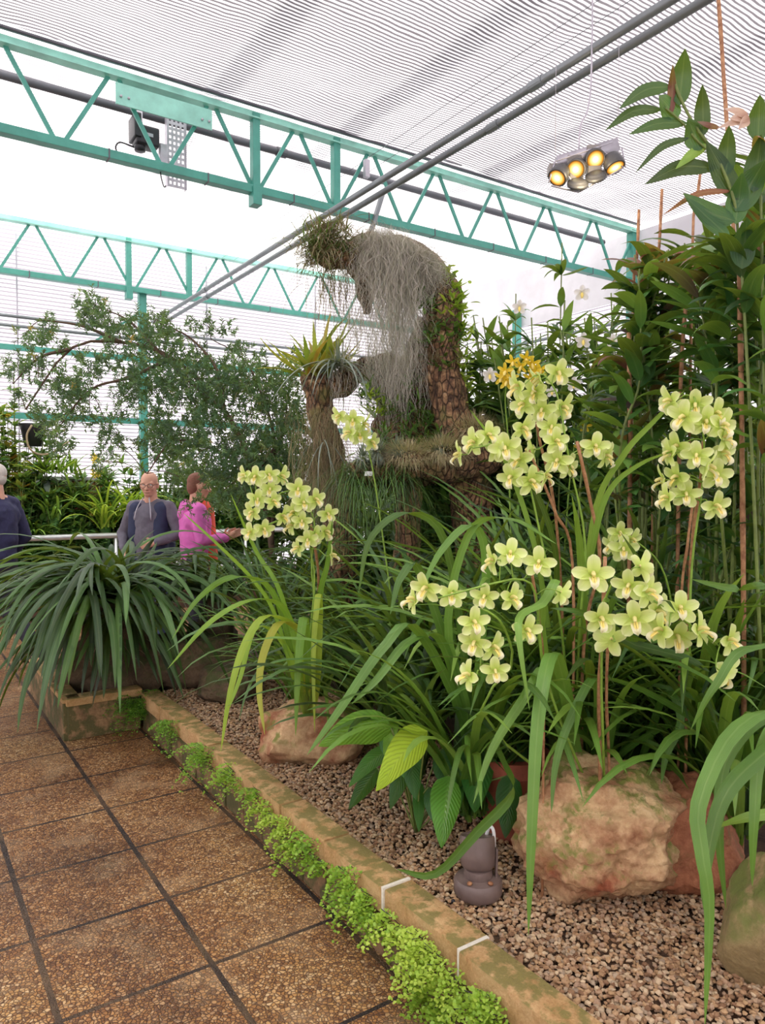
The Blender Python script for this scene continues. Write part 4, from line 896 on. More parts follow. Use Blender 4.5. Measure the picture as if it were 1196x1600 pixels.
mb = MB(); fol(mb, V((pd.x, pd.y, gz(pd.x, pd.y)+.2)), 80, (.8, 1.2), .026, (3, 30), (50, 130), seed=16, spread=.1, var=(.1, .9)); mb.build('foliage', M['cymbdk'], r)

# ------------------------------------------------------------------ cork bark arch
def barkmat():
    t = NT('cork_bark'); p = t.wpos()
    sc_ = t.n('ShaderNodeVectorMath', operation='MULTIPLY'); t.l(p, sc_.inputs[0]); sc_.inputs[1].default_value = (1, 1, .45)
    vo = t.n('ShaderNodeTexVoronoi', feature='DISTANCE_TO_EDGE', i_Scale=26.0); t.l(sc_.outputs[0], vo.inputs['Vector'])
    nz = t.noise(16, 6, .68, p)
    c = t.ramp(nz, [(.32, '3d2c22'), (.48, '7d5c42'), (.6, 'a5825e'), (.72, 'c9ac86')])
    c = t.mix(t.ramp(vo.outputs['Distance'], [(0, (.85,)*3+(1,)), (.09, (0, 0, 0, 1))]), c, '2a1d16')
    c = t.mix(t.ramp(t.noise(5, 4, .6, p), [(.55, (0, 0, 0, 1)), (.68, (.6,)*3+(1,))]), c, '74793f')
    b = t.n('ShaderNodeBsdfPrincipled', i_Roughness=.9); t.l(c, b.inputs['Base Color'])
    h = t.math('ADD', t.math('MULTIPLY', t.ramp(vo.outputs['Distance'], [(0, (0, 0, 0, 1)), (.12, (1, 1, 1, 1))]), .6), nz)
    t.l(t.bump(h, 1.0, .03), b.inputs['Normal']); t.l(b.outputs[0], t.out.inputs[0]); return t.m
M['drymoss'] = leafmat('dry_moss_strand', ['9a8a6c', 'b8a884', 'cdbf9c', '9aa070'], .8, .2, 0); M['bark'] = barkmat(); AD = 5.0
ar = empty('cork_arch', on_z(700, 760, .3) if False else V((3.3, 3.95, .3)), 'tall arch of cork bark draped with moss and air plants in the middle', 'driftwood')
def limb(name, pxs, rad, seed, amp=.35, n=40, sides=28):
    pts = smooth_path([at(*q) for q in pxs], n); m = len(rad)-1
    rs = [rad[min(m-1, int(i/n*m))]*(1-(i/n*m-min(m-1, int(i/n*m))))+rad[min(m-1, int(i/n*m))+1]*(i/n*m-min(m-1, int(i/n*m))) for i in range(n+1)]
    mb = MB(); tube(mb, pts, rs, sides, amp=amp, fr=5, seed=seed); return mb.build(name, M['bark'], ar), pts
_, TR = limb('trunk', [(752, 1010, 5.15), (745, 850, 5.1), (735, 730, 5.05), (712, 660, 5), (695, 590, 5), (692, 520, 5), (690, 470, 5.02), (672, 425, 5.05), (640, 398, 5.05), (600, 388, 5.0), (560, 396, 4.95)], [.16, .14, .15, .12, .115, .12, .13, .12, .095, .085, .10], 1)
limb('hollow_branch', [(590, 385, 5.0), (560, 395, 4.95), (528, 400, 4.9), (500, 390, 4.88), (485, 378, 4.86)], [.10, .115, .09, .07, .04], 2, .45)
limb('hanging_stub', [(562, 392, 4.95), (568, 430, 4.95), (572, 465, 4.97), (574, 490, 4.97)], [.10, .085, .06, .03], 3, .5)
limb('left_post', [(540, 1010, 5.3), (530, 800, 5.25), (510, 690, 5.2), (500, 640, 5.2), (497, 590, 5.2), (500, 560, 5.2)], [.10, .1, .10, .09, .09, .05], 4, .4)
limb('short_post', [(600, 760, 5.25), (612, 700, 5.2), (618, 640, 5.2), (608, 590, 5.2), (598, 555, 5.2)], [.13, .14, .14, .12, .07], 5, .45)
limb('short_post', [(655, 760, 5.3), (650, 690, 5.3), (648, 620, 5.3), (655, 560, 5.3), (672, 500, 5.25)], [.14, .15, .15, .12, .09], 6, .45)
limb('cross_branch', [(500, 600, 5.2), (530, 600, 5.2), (560, 580, 5.2), (600, 575, 5.22), (650, 580, 5.25), (690, 600, 5.15)], [.08, .09, .07, .09, .11, .09], 7, .45)
limb('log', [(548, 742, 4.75), (590, 738, 4.78), (640, 732, 4.82), (690, 728, 4.88), (740, 722, 4.95), (790, 716, 5.1)], [.075, .105, .10, .10, .12, .10], 8, .4)
limb('log_support', [(640, 1000, 4.95), (640, 860, 4.95), (640, 760, 4.92)], [.10, .09, .08], 9, .4)
def strand(mb, p, L, rr, rad=.0014, curl=.02, drift=V((0, 0, -1)), seg=9, var=None):
    pts = [p]; q = p.copy(); st = L/seg; ph = rr.uniform(0, 6.28)
    for i in range(seg):
        q = q+V((rr.gauss(0, 1)*curl, rr.gauss(0, 1)*curl, 0))+drift*st; pts.append(q.copy())
    a = rr.uniform(0, PI); leaf(mb, pts, rad*2, V((math.cos(a), math.sin(a), 0)), .6, 'obl', var if var is not None else rr.random())
mb = MB(); rr = random.Random(8)
top = smooth_path([at(*q) for q in [(560, 385, 4.93), (585, 374, 4.93), (615, 378, 4.93), (640, 388, 4.95), (665, 405, 4.95), (685, 430, 4.95)]], 40)
for i in range(4300):
    u = rr.random(); k = int(u*40); c0 = top[min(40, k)]
    p = c0+V((0, 0, rr.uniform(-.06, .05)))+RT*rr.gauss(0, .03)+FW*(-.08+rr.gauss(0, .06))
    Lm = .35+.85*math.exp(-((u-.45)/.22)**2); L = Lm*(.12+.88*rr.random()**1.6)*(.55 if u > .8 else 1)
    strand(mb, p, L, rr, .0012, .019, seg=int(6+L*16))
solo('spanish_moss', mb, M['moss'], 'grey curtain of hanging moss strands falling from the top of the cork arch', 'moss', 'air plants on the cork arch', kind=None)
mb = MB()
for (x, y, d, s, n_, L) in ((600, 560, 5.05, .10, 420, .55), (560, 480, 4.9, .06, 160, .4), (625, 520, 5.0, .10, 300, .6), (530, 560, 5.1, .05, 120, .4)):
    for i in range(n_):
        strand(mb, at(x, y, d)+RT*rr.gauss(0, s)+FW*rr.gauss(0, .04)+V((0, 0, rr.gauss(0, .08))), L*rr.uniform(.2, 1), rr, .0014, .012, seg=8)
solo('spanish_moss', mb, M['moss'], 'thin lower veil of grey moss hanging inside the opening of the cork arch', 'moss', 'air plants on the cork arch')
mb = MB()
for i in range(900):
    u = rr.random(); x = 505+rr.gauss(0, 22); y = 690+rr.uniform(-60, 60)
    strand(mb, at(x, y, 5.05), rr.uniform(.1, .5), rr, .0013, .012, seg=7)
solo('spanish_moss', mb, M['dry'], 'greenish grey moss veil hanging from the left post down beside the log', 'moss', 'air plants on the cork arch')
# dry mat of moss on log and trunk foot
def fuzz(c, rad, n, L, mt, name, label, cat='moss', seed=1, curl=.8, wd=.003, squash=(1, 1, 1), up=.3, grp='air plants on the cork arch'):
    rr = random.Random(seed); mb = MB()
    for i in range(n):
        d = V((rr.gauss(0, 1), rr.gauss(0, 1), rr.gauss(0, 1))).normalized(); p = c+V((d.x*rad*squash[0], d.y*rad*squash[1], d.z*rad*squash[2]))*rr.uniform(.5, 1)
        az = math.atan2(d.y, d.x); th = math.acos(max(-1, min(1, d.z)))
        strap(mb, p, az, L*rr.uniform(.4, 1), wd, th, th+rr.uniform(-.6, 1.8), 5, 1, 'spike', .2, rr.random(), 0, 0, rr.uniform(-curl, curl))
    o = solo(name, mb, mt, label, cat, grp); return o
fz = [((745, 675, 4.95), .20, 2600, .10, 'drymoss', 'dry tan moss heaped where the cork trunk meets the log'), ((695, 706, 4.82), .19, 2300, .09, 'drymoss', 'dry pale moss mat on the right part of the log'), ((638, 712, 4.74), .17, 2000, .08, 'drymoss', 'dry pale moss mat on the middle of the log')]
for i, ((x, y, d), rad, n_, L, mt, lb) in enumerate(fz): fuzz(at(x, y, d), rad, n_, L, M[mt], 'dry_moss', lb, seed=20+i, squash=(1.2, 1, .45), wd=.0035)
for i, ((x, y, d), rad, n_, L, lb) in enumerate([((590, 706, 4.68), .03, 420, .15, 'silvery green spiky air plant tuft on the left end of the log'), ((620, 700, 4.72), .02, 300, .12, 'smaller silvery spiky air plant right of the biggest tuft on the log'), ((566, 715, 4.66), .03, 260, .16, 'thin leaved air plant at the very tip of the log'), ((690, 700, 4.8), .02, 160, .12, 'small air plant with a pink bud near the foot of the cork trunk')]):
    fuzz(at(x, y, d), rad, n_, L, M['till'], 'air_plant', lb, 'air plant', 30+i, .5, .0045, (1, 1, 1))
# hanging thin grass below the log
mb = MB(); rr = random.Random(61)
for i in range(520):
    x = rr.uniform(528, 640); p = at(x, rr.uniform(720, 752), rr.uniform(4.6, 4.8)); a = rr.uniform(0, 6.28)
    strap(mb, p, a, rr.uniform(.25, .75), .004, R(rr.uniform(60, 110)), R(178), 8, .5, 'spike', .2, rr.random(), 0, 0, rr.uniform(-.5, .5))
solo('hanging_air_plant', mb, M['cymbdk'], 'dark thin leaved plant hanging like hair below the left end of the log', 'air plant', 'air plants on the cork arch')
mb = MB(); box(mb, at(576, 740, 4.6), (.05, .004, .028), -YAW); solo('plant_label', mb, M['white'], 'small blank white plant tag clipped to the left end of the log', 'plant tag', smooth=False)
# top left dry tillandsia mass
mb = MB(); rr = random.Random(9)
for i in range(900):
    c = at(512+rr.gauss(0, 20), 385+rr.gauss(0, 18), 4.85+rr.gauss(0, .06)); a = rr.uniform(0, 6.28)
    strap(mb, c, a, rr.uniform(.10, .34), .0065, R(rr.uniform(20, 110)), R(rr.uniform(120, 178)), 8, .8, 'spike', .3, rr.random(), 0, 0, rr.uniform(-.8, .8))
for i in range(160):
    c = at(512+rr.gauss(0, 18), 362+rr.gauss(0, 8), 4.85); strap(mb, c, rr.uniform(0, 6.28), rr.uniform(.06, .16), .008, R(rr.uniform(0, 60)), R(rr.uniform(40, 120)), 6, 1, 'spike', .3, rr.random())
solo('tillandsia_mass', mb, [M['dry']], 'brown and green shaggy air plant mass at the top left tip of the cork arch', 'air plant', 'air plants on the cork arch')
mb = MB()
for i in range(160): strap(mb, at(508+rr.gauss(0, 20), 385+rr.gauss(0, 14), 4.8), rr.uniform(0, 6.28), rr.uniform(.1, .25), .009, R(rr.uniform(20, 90)), R(rr.uniform(90, 160)), 7, 1, 'spike', .3, rr.random())
solo('tillandsia_rosette', mb, [M['shrub']], 'greener leaves mixed in the shaggy mass at the top left tip of the arch', 'air plant', 'air plants on the cork arch')
mb = MB()
for i in range(170):
    x = rr.choice([rr.uniform(478, 560), rr.uniform(500, 545)]); strand(mb, at(x, rr.uniform(400, 440), 4.87), rr.uniform(.15, .5), rr, .0014, .009, seg=8)
solo('hanging_roots', mb, M['dry'], 'thin dark roots dangling below the shaggy air plant mass', 'roots', 'air plants on the cork arch')
# bromeliad and curly air plant on the left post
mb = MB(); fol(mb, at(500, 590, 5.15), 46, (.22, .50), .045, (5, 75), (20, 95), seed=21, spread=.06, prof='lance', az=(0, 360), twist=.4, seg=8, fold=.35)
fol(mb, at(482, 588, 5.1), 22, (.25, .42), .04, (20, 80), (40, 110), seed=22, spread=.05, prof='lance', twist=.4, seg=8)
solo('bromeliad', mb, M['brom'], 'yellow green bromeliad with upright pointed leaves on top of the left cork post', 'bromeliad')
mb = MB(); fol(mb, at(525, 572, 4.98), 34, (.35, .62), .020, (20, 70), (150, 185), seed=23, spread=.04, prof='spike', p=.45, twist=1.2, seg=14)
fol(mb, at(528, 568, 4.98), 12, (.10, .2), .018, (0, 50), (10, 60), seed=24, spread=.03, prof='spike')
solo('curly_air_plant', mb, M['till'], 'grey green air plant with long curling leaves hanging from the left cork post', 'air plant')
mb = MB(); fol(mb, at(505, 690, 5.1), 26, (.3, .6), .012, (60, 100), (165, 182), seed=25, spread=.04, prof='spike', p=.4, seg=12)
solo('hanging_air_plant', mb, M['till'], 'thin grey leaves hanging low on the left cork post', 'air plant', 'air plants on the cork arch')
# leafy epiphytes on the trunk
def leafcloud(name, label, cat, pts, n, L, wd, mt, seed, stemm=None, grp=None, up=.4, prof='lance', out=None):
    rr = random.Random(seed); mb = MB()
    for (x, y, d, s) in pts:
        c = at(x, y, d)
        for i in range(n):
            a = rr.uniform(0, 6.28); p = c+V((rr.gauss(0, s*.5), rr.gauss(0, s*.5), rr.gauss(0, s*.6)))
            strap(mb, p, a, L*rr.uniform(.6, 1.1), wd*rr.uniform(.8, 1.2), R(rr.uniform(10, 80)), R(rr.uniform(60, 130)), 5, 1, prof, .3, rr.random(), 0, rr.uniform(-.5, .5))
    return solo(name, mb, mt, label, cat, grp)
leafcloud('epiphyte', 'bright small leaved plant growing along the right edge of the cork trunk', 'plant', [(700, 440, 4.98, .06), (712, 460, 4.95, .07), (722, 490, 4.95, .07), (724, 530, 4.98, .06), (722, 570, 4.98, .06), (722, 600, 5, .05), (716, 640, 5, .04), (690, 430, 4.95, .05), (705, 480, 4.9, .07)], 42, .10, .022, M['grass_yl'], 31)
leafcloud('epiphyte', 'dark green leafy plant clinging to the middle of the cork trunk', 'plant', [(680, 480, 4.88, .07), (690, 510, 4.88, .06), (672, 530, 4.88, .06), (700, 540, 4.9, .06), (695, 570, 4.9, .05), (660, 470, 4.88, .05), (712, 520, 4.9, .05)], 34, .085, .024, M['shrub'], 32)
leafcloud('epiphyte', 'tuft of small plants growing in the hollow under the cork arch', 'plant', [(650, 640, 5.05, .08), (640, 680, 4.98, .08), (660, 700, 4.9, .07), (610, 640, 5.0, .07), (670, 660, 5.0, .06), (575, 620, 5.0, .06), (690, 690, 4.9, .06), (600, 690, 4.9, .07), (640, 600, 5.05, .06)], 60, .13, .014, M['shrub'], 33)
leafcloud('epiphyte', 'pale fern like plant in front of the short cork posts', 'plant', [(580, 620, 4.95, .05), (588, 640, 4.95, .04)], 26, .09, .02, M['grass_yl'], 34)
leafcloud('epiphyte', 'grey moss and twigs clinging to the upper cork trunk', 'moss', [(690, 450, 4.92, .07), (700, 500, 4.9, .06), (715, 560, 4.93, .05), (712, 610, 4.95, .05), (680, 560, 4.9, .05), (668, 440, 4.92, .06)], 150, .07, .004, M['dry'], 35, prof='spike')

# ------------------------------------------------------------------ tall cane orchids on the right
def cane_orchid(name, label, canes, seed, jit=2, L=.24, wd=.06, mt='cane_leaf', heroes=(), purple=(), step=.055, start=.25, group='tall cane orchids'):
    rr = random.Random(seed); c0 = at(*canes[0][0]); r = empty(name, (c0.x, c0.y, gz(c0.x, c0.y)), label, 'orchid', group); mb = MB(); pm = MB()
    canes = list(canes)+[[(x+rr.uniform(-30, 30)*(1 if j else .3), y+rr.uniform(-10, 40), d+rr.uniform(-.15, .2)) for j, (x, y, d) in enumerate(cn)] for cn in canes for _ in range(jit)]
    for cn in canes:
        pts = smooth_path([at(*q) for q in cn], 26); sm = MB(); tube(sm, pts, [.007*(1-.5*i/26) for i in range(27)], 7); sm.build('cane', M['stem'], r)
        Lt = sum((pts[i+1]-pts[i]).length for i in range(26)); m = int(Lt*(1-start)/step); az0 = rr.uniform(0, 6.28)
        for k in range(m):
            s = start+(1-start)*k/m; i = min(25, int(s*26)); p = pts[i].lerp(pts[i+1], s*26-i); a = az0+PI*(k % 2)+rr.gauss(0, .6)
            t = pmm = pm if (purple and rr.random() < purple[0]) else mb
            strap(t, p, a, L*rr.uniform(.7, 1.15), wd*rr.uniform(.8, 1.15), R(rr.uniform(20, 60)), R(rr.uniform(70, 150)), 8, 1.1, 'lance', .22, rr.random(), 0, rr.uniform(-.7, .7), rr.uniform(-.3, .3))
    for (pp, wdt, vv, pu) in heroes:
        q = [at(*x) for x in pp]; pts = smooth_path(q, 12); sd = (pts[-1]-pts[0]).cross(FW).normalized()
        leaf(pm if pu else mb, pts, wdt, sd, .2, 'lance', vv)
    mb.build('foliage', M[mt], r)
    if pm.v: pm.build('purple_leaves', M['purple_leaf'], r)
    return r
D = 2.45
def H(a, b, wd, v, pu=0, bend=0, d=D):
    m = ((a[0]+b[0])/2, (a[1]+b[1])/2-bend, d); return ([(a[0], a[1], d), m, (b[0], b[1], d-.05)], wd*d/FOC, v, pu)
hs = [H((1062, 165), (1071, 76), 34, .35), H((1050, 178), (1052, 100), 14, .6, 1), H((1050, 135), (968, 170), 22, .3, 0, 12), H((1035, 171), (946, 204), 17, .25, 0, 14), H((1075, 192), (983, 210), 19, .35, 0, 8), H((1100, 212), (1098, 132), 26, .15),
      H((1060, 184), (1030, 150), 34, .6), H((1078, 215), (993, 270), 12, .1, 0, 14), H((1108, 225), (1056, 264), 16, 1.0, 0, 4), H((1120, 262), (1008, 288), 26, .0, 0, 14), H((1135, 275), (1140, 196), 30, .25), H((1155, 312), (1104, 220), 38, .1), H((1095, 235), (1075, 185), 34, .5),
      H((1145, 298), (1036, 336), 10, .8, 1, 14), H((1150, 345), (1068, 302), 36, .45, 0, -8), H((1142, 372), (1072, 308), 24, .5), H((1185, 222), (1188, 148), 34, .3), H((1178, 300), (1190, 210), 36, .2), H((1150, 330), (1196, 250), 44, .4), H((1125, 200), (1090, 190), 10, .7, 1), H((1160, 420), (1168, 340), 40, .3), H((1150, 350), (1160, 270), 36, .55)]
SOB = cane_orchid('sobralia', 'tallest cane orchid with a leafy shoot arching left beneath the spotlights', [[(1190, 1050, 2.6), (1175, 700, 2.55), (1160, 430, 2.5), (1155, 390, 2.5)], [(1200, 1050, 2.6), (1195, 600, 2.55), (1190, 350, 2.5), (1188, 230, 2.5)]], 51, 0, .23, .055, heroes=hs, purple=(.06,), step=.06, start=.35)
cane_orchid('sobralia', 'dense dark cane orchid filling the right edge beside the thick brown cane', [[(1140, 1000, 2.9), (1150, 700, 2.8), (1140, 500, 2.8), (1130, 390, 2.8)], [(1180, 1000, 2.9), (1190, 700, 2.8), (1180, 500, 2.7), (1175, 380, 2.7)], [(1120, 1000, 3.0), (1120, 700, 2.9), (1105, 540, 2.9), (1090, 450, 2.9)], [(1210, 900, 2.7), (1215, 600, 2.6), (1205, 420, 2.6), (1195, 300, 2.6)], [(1160, 1000, 3.0), (1170, 800, 3.0), (1165, 640, 3.0), (1170, 560, 3.0)]], 52, 2, .24, .06, purple=(.07,), step=.05, start=.2)
cane_orchid('sobralia', 'dark cane orchid with purple tinged leaves standing under the right end of the near truss', [[(1000, 1000, 3.3), (1000, 700, 3.2), (1005, 520, 3.2), (1020, 400, 3.2)], [(985, 1000, 3.3), (985, 720, 3.2), (990, 560, 3.2), (1000, 420, 3.2)], [(1030, 1000, 3.4), (1025, 700, 3.3), (1030, 520, 3.3), (1045, 390, 3.3)], [(1000, 1000, 3.4), (1010, 700, 3.3), (1020, 560, 3.3), (1010, 470, 3.3)]], 53, 2, .22, .06, purple=(.15,), step=.05, start=.25)
cane_orchid('sobralia', 'lighter green cane orchid just right of the purple tinged one, near the bare stake', [[(1080, 1000, 3.5), (1090, 700, 3.4), (1090, 500, 3.4), (1070, 380, 3.4)], [(1110, 1000, 3.5), (1125, 700, 3.4), (1120, 480, 3.4), (1110, 370, 3.4)]], 54, 2, .24, .055, step=.06, start=.35)
cane_orchid('sobralia', 'narrow leaved cane orchid in deep shade behind the tall green flowers', [[(940, 1000, 3.6), (950, 800, 3.6), (960, 640, 3.6), (955, 560, 3.6)], [(900, 1000, 3.7), (905, 800, 3.7), (915, 680, 3.7), (920, 600, 3.7)], [(1020, 1000, 3.2), (1030, 820, 3.1), (1040, 700, 3.1)]], 55, 2, .22, .05, step=.05, start=.2)
cane_orchid('sobralia', 'dark low cane orchid at the right edge behind the column of green flowers', [[(1130, 1100, 3.1), (1140, 900, 3.0), (1150, 760, 3.0)], [(1180, 1100, 3.0), (1185, 900, 2.9), (1190, 720, 2.9)], [(1090, 1100, 3.3), (1100, 900, 3.2), (1110, 800, 3.2)]], 56, 2, .24, .05, step=.05, start=.12)
add_cane([(1163, 1080, 2.75), (1160, 700, 2.7), (1156, 420, 2.65)], 'thick brown bamboo cane standing among the dark leaves at the right edge', .009)
add_cane([(1062, 700, 3.1), (1066, 560, 3.1), (1072, 478, 3.1)], 'bare brown stake seen against the white wall behind the right hand flower column', .008)
add_cane([(985, 760, 3.2), (984, 600, 3.15), (983, 520, 3.15)], 'reddish cane in front of the purple tinged orchid', .009)
add_cane([(1025, 480, 3.5), (1031, 380, 3.5), (1035, 296, 3.5)], 'pale stake tip poking up just left of the arching shoot, tallest of the three tips', .007)
add_cane([(990, 480, 3.6), (996, 400, 3.6), (999, 328, 3.6)], 'pale stake tip in front of the right end of the near truss', .007)
add_cane([(1082, 420, 3.3), (1088, 330, 3.3), (1096, 262, 3.3)], 'pale stake tip behind the bending red leaf', .006)
mb = MB(); tube(mb, smooth_path([at(1150, 420, 2.9), at(1141, 250, 2.9), at(1134, 160, 2.9), at(1121, -40, 2.9), at(1112, -200, 2.9)], 20), .008, 8, amp=.2, fr=60); solo('hanging_rope', mb, M['cane'], 'brown rope running up out of the frame at the top right', 'rope')
st_ = at(1150, 180, 2.5); r = empty('faded_bloom', st_, 'withered pale pink flower near the top of the tallest cane orchid', 'flower'); mb = MB()
for dx, dy, w_ in ((-18, -12, 14), (-28, 18, 12), (4, 20, 16), (-10, 4, 16)): leaf(mb, smooth_path([at(1172, 185, 2.45), at(1160+dx*.4, 182+dy*.5, 2.43), at(1150+dx, 182+dy, 2.42)], 6), w_*2.45/FOC, UP, .4, 'lance', .5)
mb.build('petals', M['petal_pk'], r)
sm = MB(); tube(sm, smooth_path([at(1155, 390, 2.5), at(1148, 315, 2.45), at(1120, 245, 2.45), at(1085, 195, 2.45), at(1060, 145, 2.45), at(1052, 110, 2.45)], 20), .005, 7); tube(sm, smooth_path([at(1120, 245, 2.45), at(1090, 220, 2.45), at(1065, 190, 2.45), at(1035, 165, 2.45)], 10), .004, 6); sm.build('arching_shoot', M['stem'], SOB)
# orchid shrub with white flowers
def leafy(name, label, cat, ctr, rad, nst, L, wd, mt, seed, group=None, dens=14, yr=1.0, lo=.1, z0=None, stem=True, t0=(10, 70), t1=(60, 140), prof='lance'):
    rr = random.Random(seed); c = V(ctr); zb = gz(c.x, c.y) if z0 is None else z0; r = empty(name, (c.x, c.y, zb), label, cat, group); mb = MB(); sm = MB()
    for i in range(nst):
        a = rr.uniform(0, 6.28); q = rr.random()**.5; tip = c+V((math.cos(a)*rad[0]*q, math.sin(a)*rad[0]*q*yr, rad[1]*(rr.uniform(lo, 1)*(1.15-q*.3))))
        b = V((c.x+math.cos(a)*rad[0]*.3*q, c.y+math.sin(a)*rad[0]*.3*q, zb)); pts = smooth_path([b, (b+tip)/2+V((0, 0, .1)), tip], 12)
        tube(sm, pts, .005, 5)
        for k in range(int(dens*2.2)):
            s = .2+.8*rr.random()**.7; p = pts[min(12, int(s*12))]
            strap(mb, p, rr.uniform(0, 6.28), L*rr.uniform(.6, 1.15), wd*rr.uniform(.8, 1.2), R(rr.uniform(*t0)), R(rr.uniform(*t1)), 6, 1, prof, .25, rr.random(), 0, rr.uniform(-.6, .6))
    sm.build('stems', M['stem'], r); mb.build('foliage', M[mt], r); return r
oc = at(865, 760, 5.2); wr = leafy('white_orchid', 'tall leafy orchid bush dotted with white blooms behind the highest green flowers', 'orchid', (oc.x, oc.y, .4), (.68, 2.75), 70, .24, .05, 'shrub', 61, 'leafy bushes behind the arch', 17, lo=.55)
oc = at(985, 760, 5.0); wr2 = leafy('white_orchid', 'second leafy orchid bush further right, under the ribbed wall and pipes', 'orchid', (oc.x, oc.y, .4), (.7, 2.5), 54, .24, .05, 'cane_leaf', 62, 'leafy bushes behind the arch', 17, lo=.5)
oc = at(735, 760, 5.6); leafy('broad_leaf_shrub', 'bush with long arching leaves right behind the cork trunk', 'shrub', (oc.x, oc.y, .4), (.55, 2.2), 50, .28, .045, 'cane_leaf', 63, 'leafy bushes behind the arch', 16, lo=.5)
oc = at(800, 760, 5.9); leafy('broad_leaf_shrub', 'leafy bush between the cork trunk and the first white flowered orchid', 'shrub', (oc.x, oc.y, .4), (.5, 2.6), 50, .24, .05, 'shrub', 64, 'leafy bushes behind the arch', 17, lo=.5)
for (x, y, d, s, par) in ((766, 586, 4.2, .9, wr), (897, 600, 4.2, .85, wr), (863, 612, 4.3, .7, wr), (910, 458, 4.5, 1.0, wr2), (812, 480, 4.5, .9, wr), (912, 532, 4.5, 1.0, wr2), (958, 532, 4.3, .8, wr2)):
    p = at(x, y, d); put_flower(WF, p, ((V((0, 0, CZ))-p).normalized()+V((0, 0, -.2))), par, s)
yo = at(800, 760, 4.0); r = empty('yellow_orchid', (yo.x, yo.y, gz(yo.x, yo.y)), 'yellow star flowered orchid just left of and below the highest green flowers', 'orchid'); mb = MB()
fol(mb, V((yo.x, yo.y, 1.0)), 26, (.4, .7), .03, (5, 40), (50, 120), seed=64); mb.build('foliage', M['cymbdk'], r)
spike(r, [(800, 900, 4.0), (795, 700, 3.9), (790, 620, 3.8), (800, 575, 3.7)], [(790, 580), (792, 596), (802, 566), (815, 572), (832, 568), (838, 582), (828, 590), (784, 590), (846, 578), (800, 590), (822, 560)], 3.7, 1.25, meshes=[YF], seed=65)
spike(r, [(880, 900, 4.0), (890, 760, 3.9), (900, 680, 3.8)], [(892, 640), (896, 650), (910, 655), (915, 665), (888, 634), (905, 645), (912, 690), (905, 700), (918, 650)], 3.8, 1.15, meshes=[YF], seed=66)
# filler bushes towards the right wall
bk = [((1010, 760, 6.6), (.9, 1.9), 'broad leaved bush by the right wall seen between the canes'), ((1130, 760, 5.6), (.9, 2.3), 'dark bush against the right wall behind the canes'), ((870, 760, 7.6), (.9, 1.6), 'bush far back near the white tarpaulin'), ((640, 760, 7.0), (1.0, 1.75), 'bush behind the cork arch, seen through its opening'), ((1180, 800, 4.4), (.7, 1.7), 'shaded bush between the right edge canes and the wall'), ((560, 800, 6.3), (.9, 1.95), 'low bush behind the left cork post'), ((760, 800, 6.2), (.8, 1.5), 'bush in the gap right of the cork trunk')]
for i, (q, rd, lb) in enumerate(bk):
    c = at(*q); leafy('broad_leaf_shrub', lb, 'shrub', (min(c.x, 7.3), min(5.7, c.y), .3), (rd[0], rd[1]*1.12), 52, .24, .055, 'shrub' if i % 2 else 'cane_leaf', 70+i, 'leafy bushes behind the arch', 16)
#@@PART5
# ------------------------------------------------------------------ back walk: railing, brick wall, back bed
r = empty('handrail', (1.6, 9.3, 0), 'brushed metal handrail crossing behind the visitors', 'railing')
mb = MB(); tube(mb, [(-4.8, 9.3, 1.0), (7.8, 9.3, 1.0)], .035, 14); mb.build('top_rail', M['rail'], r)
mb = MB(); tube(mb, [(-4.8, 9.3, .55), (7.8, 9.3, .55)], .02, 12); mb.build('mid_rail', M['rail'], r)
for i in range(8): mb = MB(); tube(mb, [(-4.5+1.7*i, 9.3, 0), (-4.5+1.7*i, 9.3, 1.0)], .022, 12); mb.build('post', M['rail'], r)
def brickmat():
    t = NT('old_brick'); p = t.wpos(); sp = t.n('ShaderNodeSeparateXYZ', i_0=p); cb = t.n('ShaderNodeCombineXYZ'); t.l(sp.outputs[0], cb.inputs[0]); t.l(sp.outputs[2], cb.inputs[1])
    b_ = t.n('ShaderNodeTexBrick', i_Scale=4.5); t.l(cb.outputs[0], b_.inputs['Vector'])
    b_.inputs['Color1'].default_value = hexc('96683f'); b_.inputs['Color2'].default_value = hexc('7c6a44'); b_.inputs['Mortar'].default_value = hexc('5a4a34'); b_.inputs['Mortar Size'].default_value = .02
    c = t.mix(.4, b_.outputs[0], t.ramp(t.noise(5, 5, .6, p), [(.3, (.25,)*3+(1,)), (.7, (.8,)*3+(1,))]), 'SOFT_LIGHT')
    bs = t.n('ShaderNodeBsdfPrincipled', i_Roughness=.9); t.l(c, bs.inputs['Base Color']); t.l(bs.outputs[0], t.out.inputs[0]); return t.m
M['brick'] = brickmat()
r = empty('brick_planter', (1.1, 10.1, 0), 'low old brick garden wall with a pale coping behind the yellow flowers at left', 'wall')
mb = MB(); box(mb, (.9, 10.12, .84), (3.0, .22, 1.68)); mb.build('brickwork', M['brick'], r, smooth=False)
mb = MB(); box(mb, (.9, 10.12, 1.70), (3.05, .28, .05), bev=.01); mb.build('coping', M['galv'], r, smooth=False)
mb = MB(); box(mb, (1.6, 9.95, .17), (12.6, .95, .34)); tag(mb.build('bed_soil', M['soil'], None, V((0, 0, 0)), smooth=False), 'dark soil of the narrow bed along the back wall', 'soil', None, 'stuff')
GB = 'bushes along the back wall'
